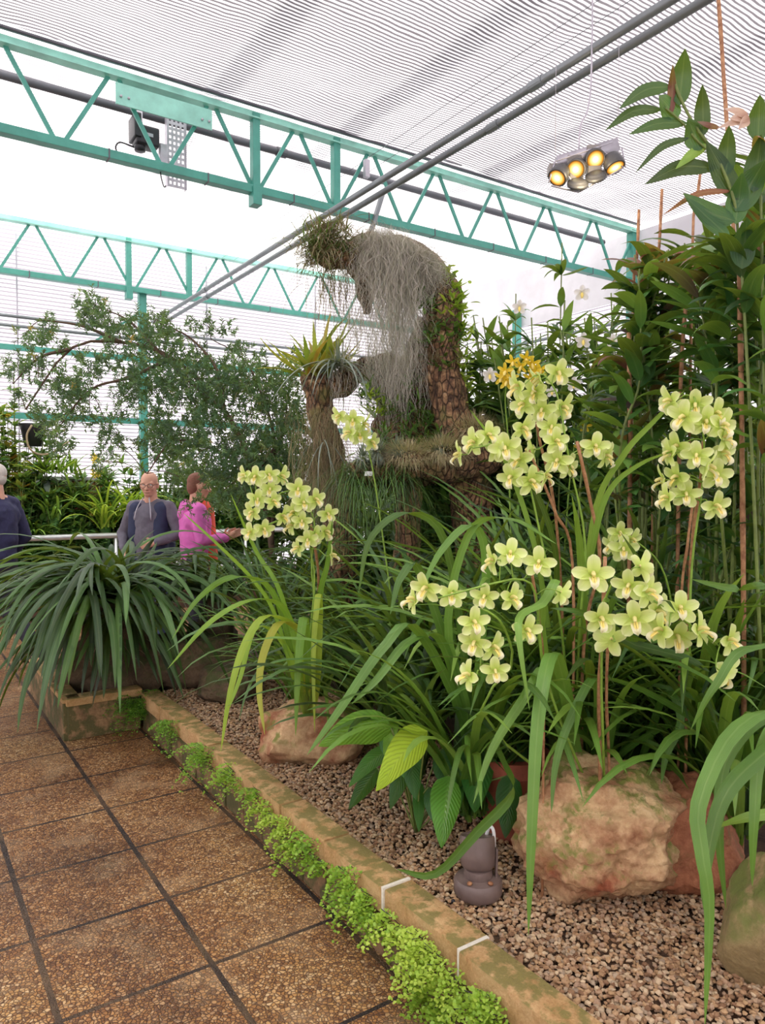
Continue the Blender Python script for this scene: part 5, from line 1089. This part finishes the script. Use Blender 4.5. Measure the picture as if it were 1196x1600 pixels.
bb = [((18, 760), (.65, 2.3), 'shrub', .10, .04, 'tall leafy bush at the far left edge behind the first visitor'), ((95, 700), (.6, 1.5), 'shrub', .10, .035, 'bush hanging over the brick wall at the left'), ((330, 760), (.75, 1.75), 'shrub', .14, .03, 'dark bush behind the woman in pink'), ((430, 760), (.8, 1.8), 'cane_leaf', .14, .04, 'bush on the back bed right of the woman in pink'), ((250, 760), (.75, 1.8), 'shrub', .13, .03, 'bush behind the bald man with glasses'),
      ((520, 780), (.8, 1.7), 'shrub', .14, .04, 'bush on the back bed left of the cork arch'), ((170, 760), (.7, 1.5), 'shrub', .13, .035, 'bush behind the lime leaved clump left of the bald man'), ((385, 760), (.7, 1.9), 'cane_leaf', .13, .035, 'bush under the feathery tree between the woman and the green flowers'), ((-60, 760), (.6, 2.2), 'shrub', .12, .04, 'bush on the back bed cut by the left edge'), ((640, 800), (.8, 1.6), 'cane_leaf', .14, .04, 'bush on the back bed behind the cork arch'), ((730, 800), (.8, 1.6), 'shrub', .14, .04, 'bush in the far corner right of the cork trunk')]
for i, ((x, y), rd, mt, L, wd, lb) in enumerate(bb):
    c = on_y(x, y, 9.75); leafy('broad_leaf_shrub', lb, 'shrub', (c.x, c.y, .4), (rd[0], rd[1]), 46, L*1.4, wd*1.3, mt, 90+i, GB, 22, .5, .34)
for i, (x, lb) in enumerate(((20, 'low bush behind the handrail right beside the first visitor'), (105, 'low bush behind the handrail under the yellow flowers at left'), (190, 'low bush behind the handrail left of the bald man'), (385, 'low bush behind the handrail at the hand of the woman in pink'))):
    c = on_y(x, 820, 9.55); leafy('low_bush', lb, 'shrub', (c.x, c.y, .4), (.5, .85), 40, .16, .04, 'shrub', 140+i, GB, 16, .35, .4, .34)
c = on_y(22, 700, 9.0+.7); leafy('yellow_leaf_bush', 'yellowish leaved climber at the left edge above the first visitor', 'shrub', (c.x, c.y, 1.2), (.35, 1.5), 16, .16, .05, 'brom', 120, GB, 14, .6, .34)
c = on_y(90, 700, 9.75)
mb = MB(); fol(mb, V((c.x, c.y, 1.75)), 70, (.25, .5), .03, (10, 80), (60, 140), seed=121, spread=.2, prof='lance'); solo('hanging_fern', mb, M['fern'], 'bright green ferny plant on top of the brick wall inside the hoop of vine', 'fern')
mb = MB(); tube(mb, smooth_path([on_y(50, 664, 9.5), on_y(42, 680, 9.5), on_y(46, 700, 9.5), on_y(62, 710, 9.5), on_y(85, 706, 9.5), on_y(107, 690, 9.5)], 24), .012, 7); solo('bare_vine', mb, M['dry'], 'pale bare vine bent in a hoop above the brick wall', 'vine')
mb = MB(); c = on_y(76, 745, 9.8); fol(mb, V((c.x, c.y, c.z)), 14, (.25, .4), .08, (60, 120), (110, 170), seed=123, spread=.08, prof='obl'); solo('staghorn_fern', mb, M['till'], 'grey broad leaved plant drooping over the brick wall', 'fern')
mb = MB(); c = on_y(52, 678, 9.75); lathe(mb, c-V((0, 0, .15)), [(.10, 0), (.15, .25), (.16, .27), (.14, .27)], 16); solo('black_pot', mb, M['black'], 'black plastic pot hung among leaves at the top of the brick wall', 'pot')
mb = MB(); c = on_y(122, 795, 9.7); beam(mb, c-V((.18, 0, 0)), c+V((.18, 0, .0)), .10, .03, bev=.004); solo('terracotta_saucer', mb, M['terra'], 'orange terracotta tray edge between brick wall and lime grass leaves', 'tray')
# yellow orchids and lime grass plants
def gtuft(x, y, Y, n, L, wd, mt, seed, lb, name='grass_orchid', grp='lime leaved orchids on the back bed', zb=None, t1=(60, 150)):
    c = on_y(x, y, Y); r = empty(name, (c.x, c.y, .34), lb, 'orchid', grp); mb = MB(); fol(mb, c, n, L, wd, (3, 45), t1, seed=seed, spread=.1); mb.build('foliage', M[mt], r)
    mb = MB(); tube(mb, [(c.x, c.y, .3), (c.x, c.y, c.z+.02)], .06, 12, amp=.3, fr=9); mb.build('root_mound', M['shrub'], r); return r
ya = gtuft(85, 812, 9.55, 40, (.35, .6), .03, 'cymb', 130, 'yellow flowered orchid at the far left in front of the brick wall', 'yellow_orchid', 'yellow flowered orchids on the back bed')
rr = random.Random(5)
spike(ya, [(85, 830, 9.4), (82, 800, 9.3), (90, 780, 9.25)], [(rr.uniform(68, 108), 782+rr.uniform(-8, 14)) for _ in range(22)]+[(rr.uniform(90, 130), 803+rr.uniform(-6, 8)) for _ in range(16)], 9.2, 1.35, meshes=[YF], seed=5, r=.008)
yb = gtuft(165, 825, 9.5, 60, (.5, .8), .035, 'grass_yl', 131, 'lime leaved orchid with yellow sprays left of the man with glasses', 'yellow_orchid', 'yellow flowered orchids on the back bed')
spike(yb, [(160, 830, 9.3), (155, 760, 9.2), (153, 720, 9.2)], [(rr.uniform(145, 162), 715+rr.uniform(-8, 30)) for _ in range(10)]+[(rr.uniform(140, 180), 800+rr.uniform(-14, 20)) for _ in range(16)], 9.2, 1.3, meshes=[YF], seed=6, r=.008)
gtuft(205, 815, 9.5, 70, (.5, .85), .03, 'grass_yl', 132, 'bright lime grass leaved clump directly left of the man with glasses')
gtuft(125, 790, 9.7, 40, (.4, .7), .03, 'cymb', 133, 'grass leaved clump in front of the brick wall between the yellow flowers')
gtuft(400, 830, 9.5, 60, (.4, .8), .03, 'cymb', 134, 'grass leaved clump behind the handrail right of the woman in pink')
gtuft(60, 850, 9.6, 60, (.3, .6), .03, 'cymb', 135, 'grass leaved clump low behind the handrail at the left')
c = on_y(508, 748, 9.0); c = at(508, 752, 6.3); r = empty('bird_of_paradise', (c.x, c.y, gz(c.x, c.y)), 'orange pointed flower showing between strap leaves left of the log', 'flower')
mb = MB(); leaf(mb, smooth_path([at(500, 770, 6.3), at(503, 755, 6.3), at(508, 740, 6.3)], 6), .07, RT, .4, 'lance', .5); leaf(mb, smooth_path([at(497, 772, 6.3), at(497, 760, 6.3), at(498, 750, 6.3)], 6), .05, RT, .4, 'lance', .5)
M['orange'] = petalmat('orange_petal', 'f07a10', 'f8a020', 'f8c040'); mb.build('bract', M['orange'], r)
mb = MB(); hero(mb, [(500, 960, 6.2), (480, 800, 6.2), (455, 730, 6.2), (425, 680, 6.2)], .05, .1); hero(mb, [(510, 960, 6.2), (500, 800, 6.2), (490, 730, 6.2), (470, 690, 6.2)], .06, .2); hero(mb, [(515, 960, 6.2), (512, 800, 6.2), (500, 700, 6.2), (460, 655, 6.2)], .06, .0); mb.build('foliage', M['cymbdk'], r)

# ------------------------------------------------------------------ fine needled tree
tr = empty('needle_tree', (at(420, 900, 6.3).x, at(420, 900, 6.3).y, .3), 'feathery tree whose thin branches spread left across the ribbed back wall', 'tree')
mb = MB(); wd_ = MB(); rr = random.Random(71); TD = 6.2
brs = [[(430, 1000), (425, 850), (400, 740), (350, 640), (270, 560), (190, 535), (110, 545), (40, 640)], [(350, 640), (290, 590), (240, 540), (200, 500), (150, 478)], [(400, 740), (330, 700), (270, 690), (230, 740)], [(350, 640), (340, 580), (300, 530), (250, 505)], [(425, 850), (430, 700), (410, 620), (380, 560), (330, 530)], [(270, 560), (200, 590), (140, 610), (90, 670)], [(190, 535), (130, 510), (70, 500)], [(110, 545), (60, 560), (20, 600)], [(400, 740), (440, 680), (450, 620)]]
for i, b in enumerate(brs):
    tube(wd_, smooth_path([at(x, y, TD+rr.uniform(-.12, .12)) for x, y in b], 20), [.018*(1-.75*k/20)*(1.8 if i == 0 else 1) for k in range(21)], 6, amp=.15, fr=20)
cl = [(455, 600, 26), (468, 640, 28), (455, 690, 30), (478, 715, 26), (485, 755, 26), (440, 720, 30), (465, 560, 16), (145, 490, 26), (130, 478, 18), (148, 470, 14), (165, 500, 20), (72, 500, 14), (72, 520, 16), (40, 522, 14), (65, 528, 14), (25, 570, 22), (55, 560, 22), (100, 598, 26), (130, 600, 24), (155, 572, 18), (185, 520, 22), (210, 512, 22), (240, 505, 24), (255, 520, 22), (225, 540, 26), (280, 540, 20), (300, 510, 12), (325, 510, 14), (355, 515, 12), (370, 540, 14), (205, 580, 26), (235, 585, 32), (215, 615, 24), (240, 650, 26), (265, 600, 30), (300, 590, 36), (300, 625, 38), (340, 590, 34), (380, 575, 38), (350, 620, 38), (400, 610, 38), (420, 640, 34), (330, 660, 38), (290, 680, 34), (260, 700, 30), (300, 720, 38), (280, 745, 34), (340, 715, 40), (380, 690, 40), (400, 730, 40), (350, 750, 34), (430, 690, 30), (440, 740, 30), (130, 560, 14), (110, 640, 22), (80, 660, 26), (50, 640, 16), (165, 660, 18), (175, 690, 22), (160, 720, 20), (95, 690, 22), (140, 650, 14), (190, 610, 18), (170, 560, 18), (95, 545, 14), (30, 620, 14), (296, 792, 9), (308, 775, 8), (330, 800, 9), (345, 770, 30), (250, 680, 24), (220, 690, 14), (120, 615, 20), (85, 600, 16), (60, 590, 14), (190, 650, 12), (310, 560, 22), (270, 565, 22), (430, 600, 28), (450, 660, 28), (410, 780, 30), (370, 790, 26)]
for (x, y, rd) in cl:
    n_ = int((rd/15)**2*19)
    for i in range(n_):
        q = rr.random()**.6; a = rr.uniform(0, 6.28); p = at(x+math.cos(a)*rd*q, y+math.sin(a)*rd*q, TD+(1.5 if y > 715 and x < 350 and rd > 12 else 0)+rr.uniform(-.35, .35)*rd/30)
        th = rr.uniform(0, PI); az = rr.uniform(0, 6.28); d = V((math.cos(az)*math.sin(th), math.sin(az)*math.sin(th), math.cos(th))); L = rr.uniform(.05, .10); v0 = rr.random()**1.3*.8+(.25 if rr.random() < .04 else 0)
        sd = d.orthogonal().normalized()
        for k in range(12):
            s = k/12; c = p+d*L*s; e = (d*.55+(Quaternion(d, rr.uniform(0, 6.28))@sd)).normalized()*rr.uniform(.02, .042); w_ = e.cross(FW).normalized()*.0042
            mb.add([c-w_, c+w_, c+e+w_*.4, c+e-w_*.4], [(0, 1, 2, 3)], None, min(1, v0))
    if rd > 12:
        j = min(((at(*b_, TD)-at(x, y, TD)).length, b_) for br in brs for b_ in br)[1]
        tube(wd_, smooth_path([at(*j, TD), at((j[0]+x)/2, (j[1]+y)/2-6, TD), at(x, y, TD)], 8), .004, 4)
wd_.build('branches', M['wood'], tr); mb.build('foliage', M['needle'], tr)
mb = MB()
for i in range(260):
    x = rr.uniform(345, 470); y = rr.uniform(590, 760); p = at(x, y, 5.9); a = rr.uniform(0, 6.28); strap(mb, p, a, rr.uniform(.12, .3), .004, R(rr.uniform(40, 100)), R(rr.uniform(100, 170)), 6, 1, 'spike', .1, rr.random())
solo('dry_twigs', mb, M['dry'], 'tangle of dry pale twigs in the right part of the feathery tree', 'twigs')

# ------------------------------------------------------------------ visitors
SK = plain('skin', 'd9a58c', .5, 0, .06, 20); HAIR = plain('grey_hair', 'cfc8c0', .8, 0, .1, 60); HAIR2 = plain('brown_hair', '8a5a48', .7, 0, .15, 60)
NAVY = plain('navy_knit', '2f3052', .85, 0, .12, 30, .3, 150); GREY = plain('grey_knit', '6a6672', .85, 0, .08, 30, .2, 150); VEST = plain('navy_vest', '2c3350', .8, 0, .1, 20); PINK = plain('pink_fleece', 'e070c0', .8, 0, .08, 10); CORAL = plain('coral_shirt', 'f0583c', .7, 0, .08, 16); DENIM = plain('denim', '3a4868', .8, 0, .15, 50); DARK = plain('dark_trousers', '2a2a34', .8, 0, .1, 20); SHOE = plain('dark_shoe', '1e1e22', .5, 0, .1, 20); BLUEBAG = plain('blue_backpack', '3a4c88', .7, 0, .1, 14)
def rem(o, vox, smooth=2):
    m = o.modifiers.new('remesh', 'REMESH'); m.mode = 'VOXEL'; m.voxel_size = vox; m.use_smooth_shade = True
    if smooth: s = o.modifiers.new('smooth', 'SMOOTH'); s.factor = .6; s.iterations = smooth
    return o
def hand(mb, wr, d, side, curl=.5):
    d = V(d).normalized(); s = V(side).normalized(); s = (s-d*s.dot(d)).normalized(); n = d.cross(s)
    cap(mb, wr, wr+d*.075+s*.012, .022, .024, 10); cap(mb, wr+d*.02-s*.012, wr+d*.078-s*.02, .020, .019, 10)
    for k, (o, L) in enumerate(((.030, .066), (.010, .074), (-.010, .070), (-.029, .054))):
        a = wr+d*.085+s*o; b = a+(d+n*curl*.5+s*o*2).normalized()*L*.5; c = b+(d+n*curl*1.4).normalized()*L*.5; cap(mb, a, b, .0095, .0088, 8); cap(mb, b, c, .0088, .0078, 8)
    a = wr+d*.03+s*.028; b = a+(d*.7+s*.9).normalized()*.035; c = b+(d+s*.2+n*.3).normalized()*.032; cap(mb, a, b, .012, .010, 8); cap(mb, b, c, .010, .008, 8)
def head(mb, c, M3, s=1.0):
    f = lambda x, y, z: c+M3@V((x*s, y*s, z*s))
    ell(mb, f(0, -.008, .035), .076*s, .096*s, .088*s, M3, 20, 14); ell(mb, f(0, .012, -.02), .066*s, .078*s, .088*s, M3, 20, 14); ell(mb, f(0, .045, -.078), .040*s, .034*s, .030*s, M3, 14, 10)
    cap(mb, f(0, .083, .012), f(0, .104, -.028), .011*s, .016*s, 10); ell(mb, f(-.012, .092, -.030), .010*s, .010*s, .008*s, M3, 8, 6); ell(mb, f(.012, .092, -.030), .010*s, .010*s, .008*s, M3, 8, 6)
    cap(mb, f(-.042, .072, .026), f(.042, .072, .026), .013*s, .013*s, 10); ell(mb, f(-.038, .066, -.022), .024*s, .02*s, .022*s, M3, 10, 8); ell(mb, f(.038, .066, -.022), .024*s, .02*s, .022*s, M3, 10, 8)
    cap(mb, f(-.020, .082, -.056), f(.020, .082, -.056), .009*s, .009*s, 8)
    for sg in (-1, 1): ell(mb, f(sg*.078, -.004, -.006), .012*s, .020*s, .033*s, M3, 10, 8)
def person(label, loc, rz, H, head_rot, arms, legs, cloth, hair, glasses=False, lean=V((0, 0, 0))):
    k = H/1.75; r = empty('person', loc, label, 'person', None, rz); Z = V((0, 0, 0)); J = lambda x, y, z: V((x, y, z))*k
    def B(mb, name, mt, vox, sm=2, par=None): o = mb.build(name, mt, par or r, Z); return rem(o, vox, sm) if vox else o
    ch = J(0, 0, 1.30)+lean; nk = J(0, -.01, 1.46)+lean; hc = J(0, .03, 1.625)+lean
    M3 = Matrix.Rotation(R(head_rot[0]), 3, 'Z')@Matrix.Rotation(R(head_rot[1]), 3, 'X')
    mb = MB(); cap(mb, nk-V((0, 0, .05)), hc-V((0, .02, .06)), .066*k, .062*k, 14); head(mb, hc, M3, k*1.07)
    cap(mb, J(0, 0, .98), J(0, 0, 1.1), .14*k, .135*k, 16); cap(mb, J(0, 0, 1.1), ch, .135*k, .14*k, 16); cap(mb, ch-J(.07, 0, 0), ch+J(.07, 0, 0), .12*k, .12*k, 14)
    SH = [ch+J(s*.185, 0, .10) for s in (-1, 1)]; cap(mb, SH[0], nk, .055*k, .05*k, 12); cap(mb, SH[1], nk, .055*k, .05*k, 12)
    A = []
    for i, (e, w_, hd, sd) in enumerate(arms):
        e = V(e)*k; w_ = V(w_)*k; cap(mb, SH[i], e, .050*k, .040*k, 12); cap(mb, e, w_, .040*k, .027*k, 12); hand(mb, w_, hd, sd); A.append((e, w_))
    HP = [J(s*.09, 0, .92) for s in (-1, 1)]; Lg = []
    for i, (kn, an) in enumerate(legs):
        kn = V(kn)*k; an = V(an)*k; cap(mb, HP[i], kn, .085*k, .055*k, 14); cap(mb, kn, an, .055*k, .038*k, 12); cap(mb, an-V((0, .02, .02)), an+V((0, .15, -.05)), .038*k, .030*k, 10); Lg.append((kn, an))
    B(mb, 'body', SK, .0065, 3)
    up, lo = cloth['top'], cloth['bottom']
    mb = MB(); x = .022*k
    cap(mb, J(0, 0, .95), J(0, 0, 1.1), .155*k, .155*k, 18); cap(mb, J(0, .01, 1.1), ch, .158*k+cloth.get('belly', 0), .16*k, 18); cap(mb, ch-J(.08, 0, 0), ch+J(.08, 0, 0), .135*k, .135*k, 16)
    for i in (0, 1):
        cap(mb, SH[i], nk-V((0, 0, .03)), .075*k, .062*k, 12); cap(mb, SH[i], A[i][0], .074*k, .060*k, 14); cap(mb, A[i][0], A[i][0].lerp(A[i][1], .93), .058*k, .042*k, 12)
    o = B(mb, cloth.get('tname', 'sweater'), up, .011, 2)
    tx = bpy.data.textures.new('folds', 'CLOUDS'); tx.noise_scale = .09; dm = o.modifiers.new('folds', 'DISPLACE'); dm.texture = tx; dm.strength = .022; dm.mid_level = .5; dm.texture_coords = 'LOCAL'
    mb = MB(); cap(mb, J(0, 0, .9), J(0, 0, .98), .15*k, .145*k, 16)
    for i in (0, 1): cap(mb, HP[i], Lg[i][0], .105*k, .078*k, 14); cap(mb, Lg[i][0], Lg[i][0].lerp(Lg[i][1], .93), .078*k, .062*k, 14)
    B(mb, 'trousers', lo, .012, 2)
    for i in (0, 1):
        an = Lg[i][1]; mb = MB(); cap(mb, an+V((0, -.045, -.045)), an+V((0, .16, -.055)), .042*k, .036*k, 12); cap(mb, an+V((0, 0, .0)), an+V((0, 0, -.04)), .05*k, .05*k, 12); B(mb, 'shoe', SHOE, .008, 2)
    f = lambda x, y, z: hc+M3@(V((x, y, z))*k*1.07)
    for sg in (-1, 1):
        mb = MB(); ell(mb, f(sg*.032, .074, .008), .012*k, .010*k, .008*k, M3, 10, 8); B(mb, 'eye', M['white'], 0)
    mb = MB()
    if hair == 'full': ell(mb, f(0, -.018, .048), .084*k, .098*k, .086*k, M3, 20, 14); ell(mb, f(0, -.05, .0), .078*k, .062*k, .09*k, M3, 20, 14); B(mb, 'hair', HAIR2, .008, 2)
    elif hair == 'short': ell(mb, f(0, -.024, .045), .081*k, .088*k, .083*k, M3, 20, 14); ell(mb, f(0, -.045, -.0), .076*k, .060*k, .07*k, M3, 20, 14); B(mb, 'hair', HAIR, .008, 2)
    else:
        ell(mb, f(0, -.036, -.002), .086*k, .074*k, .052*k, M3, 20, 14); B(mb, 'hair', HAIR, .008, 2)
    if glasses:
        mb = MB()
        for sg in (-1, 1):
            c = [f(sg*.034+.026*math.cos(t*PI/8), .100, .004+.019*math.sin(t*PI/8)) for t in range(17)]; tube(mb, c, .0022, 6); tube(mb, [f(sg*.060, .098, .008), f(sg*.082, .0, .01)], .002, 5)
        tube(mb, [f(-.008, .102, .008), f(.008, .102, .008)], .002, 5); B(mb, 'glasses', M['black'], 0)
    return r, J, ch, nk, f, k
# man at the left edge, walking away to the left, seen from behind his right shoulder
a = at(-2, 770, 6.45)
r, J, ch, nk, f, k = person('man in a navy sweater walking out of the left edge, seen from behind', (a.x-.02, a.y, 0), R(78)-YAW, 1.80, (18, 0), [((-.27, -.02, 1.12), (-.26, .12, .90), (0, .2, -1), (0, 1, 0)), ((.27, -.06, 1.12), (.25, .08, .90), (0, .25, -1), (0, 1, 0))], [((-.09, .20, .50), (-.09, .28, .10)), ((.09, -.02, .50), (.09, -.34, .12))], {'top': NAVY, 'bottom': DARK, 'tname': 'sweater', 'belly': .02}, 'short')
# man with glasses
a = at(236, 770, 7.3)
r, J, ch, nk, f, k = person('bald man with glasses in a grey sweater and navy vest, facing the camera', (a.x, a.y, 0), R(168)-YAW, 1.74, (14, -8), [((-.32, .02, 1.14), (-.14, .18, 1.06), (1, .4, -.2), (0, 0, 1)), ((.34, -.05, 1.13), (.24, .12, .98), (-.5, .5, -.5), (0, 0, 1))], [((-.10, .02, .50), (-.11, .0, .09)), ((.10, .02, .50), (.11, .02, .09))], {'top': GREY, 'bottom': DENIM, 'tname': 'sweater', 'belly': .015}, 'bald', True)
Z = V((0, 0, 0))
for sg in (-1, 1):
    mb = MB(); cap(mb, ch+J(sg*.13, .03, .08), ch+J(sg*.125, .07, -.16), .085*k, .085*k, 14); cap(mb, ch+J(sg*.125, .05, -.16), J(sg*.125, .05, .98), .085*k, .08*k, 14); cap(mb, ch+J(sg*.12, -.05, .06), J(sg*.12, -.06, 1.0), .10*k, .10*k, 14); o = mb.build('vest_panel', VEST, r, Z); rem(o, .012, 2)
    mb = MB(); tube(mb, smooth_path([ch+J(sg*.03, .09, .20), ch+J(sg*.07, .14, .10), ch+J(sg*.09, .165, -.02)], 8), .006*k, 8); mb.build('collar', M['galv'], r, Z)
mb = MB(); tube(mb, smooth_path([nk+J(-.07, -.02, -.02), nk+J(-.05, .06, -.05), nk+J(0, .085, -.09), nk+J(.05, .06, -.05), nk+J(.07, -.02, -.02)], 12), .02*k, 8); mb.build('shirt_collar', M['galv'], r, Z)
mb = MB(); cap(mb, ch+J(.17, -.13, .05), ch+J(.17, -.13, -.22), .11*k, .12*k, 14); o = mb.build('backpack', BLUEBAG, r, Z); rem(o, .014, 2)
# woman in pink, in profile to the right
a = at(306, 770, 7.0)
r, J, ch, nk, f, k = person('woman in a pink hooded fleece over a coral shirt, facing right with a raised hand', (a.x, a.y, 0), R(-68)-YAW, 1.72, (0, -5), [((-.22, .04, 1.14), (-.10, .28, 1.12), (.1, 1, .5), (0, 0, 1)), ((.24, .02, 1.12), (.14, .27, 1.13), (-.1, 1, .45), (0, 0, 1))], [((-.09, .03, .5), (-.10, .0, .09)), ((.09, .0, .5), (.10, -.05, .09))], {'top': PINK, 'bottom': DARK, 'tname': 'hooded_fleece', 'belly': .01}, 'full')
mb = MB(); cap(mb, ch+J(0, .06, .08), J(0, .085, .93), .118*k, .125*k, 16); o = mb.build('coral_shirt', CORAL, r, Z); rem(o, .012, 2)
mb = MB(); cap(mb, nk+J(-.06, -.07, -.03), nk+J(.06, -.07, -.03), .055*k, .055*k, 12); cap(mb, nk+J(0, -.10, -.10), nk+J(0, -.09, .0), .07*k, .05*k, 12); o = mb.build('hood', PINK, r, Z); rem(o, .012, 2)
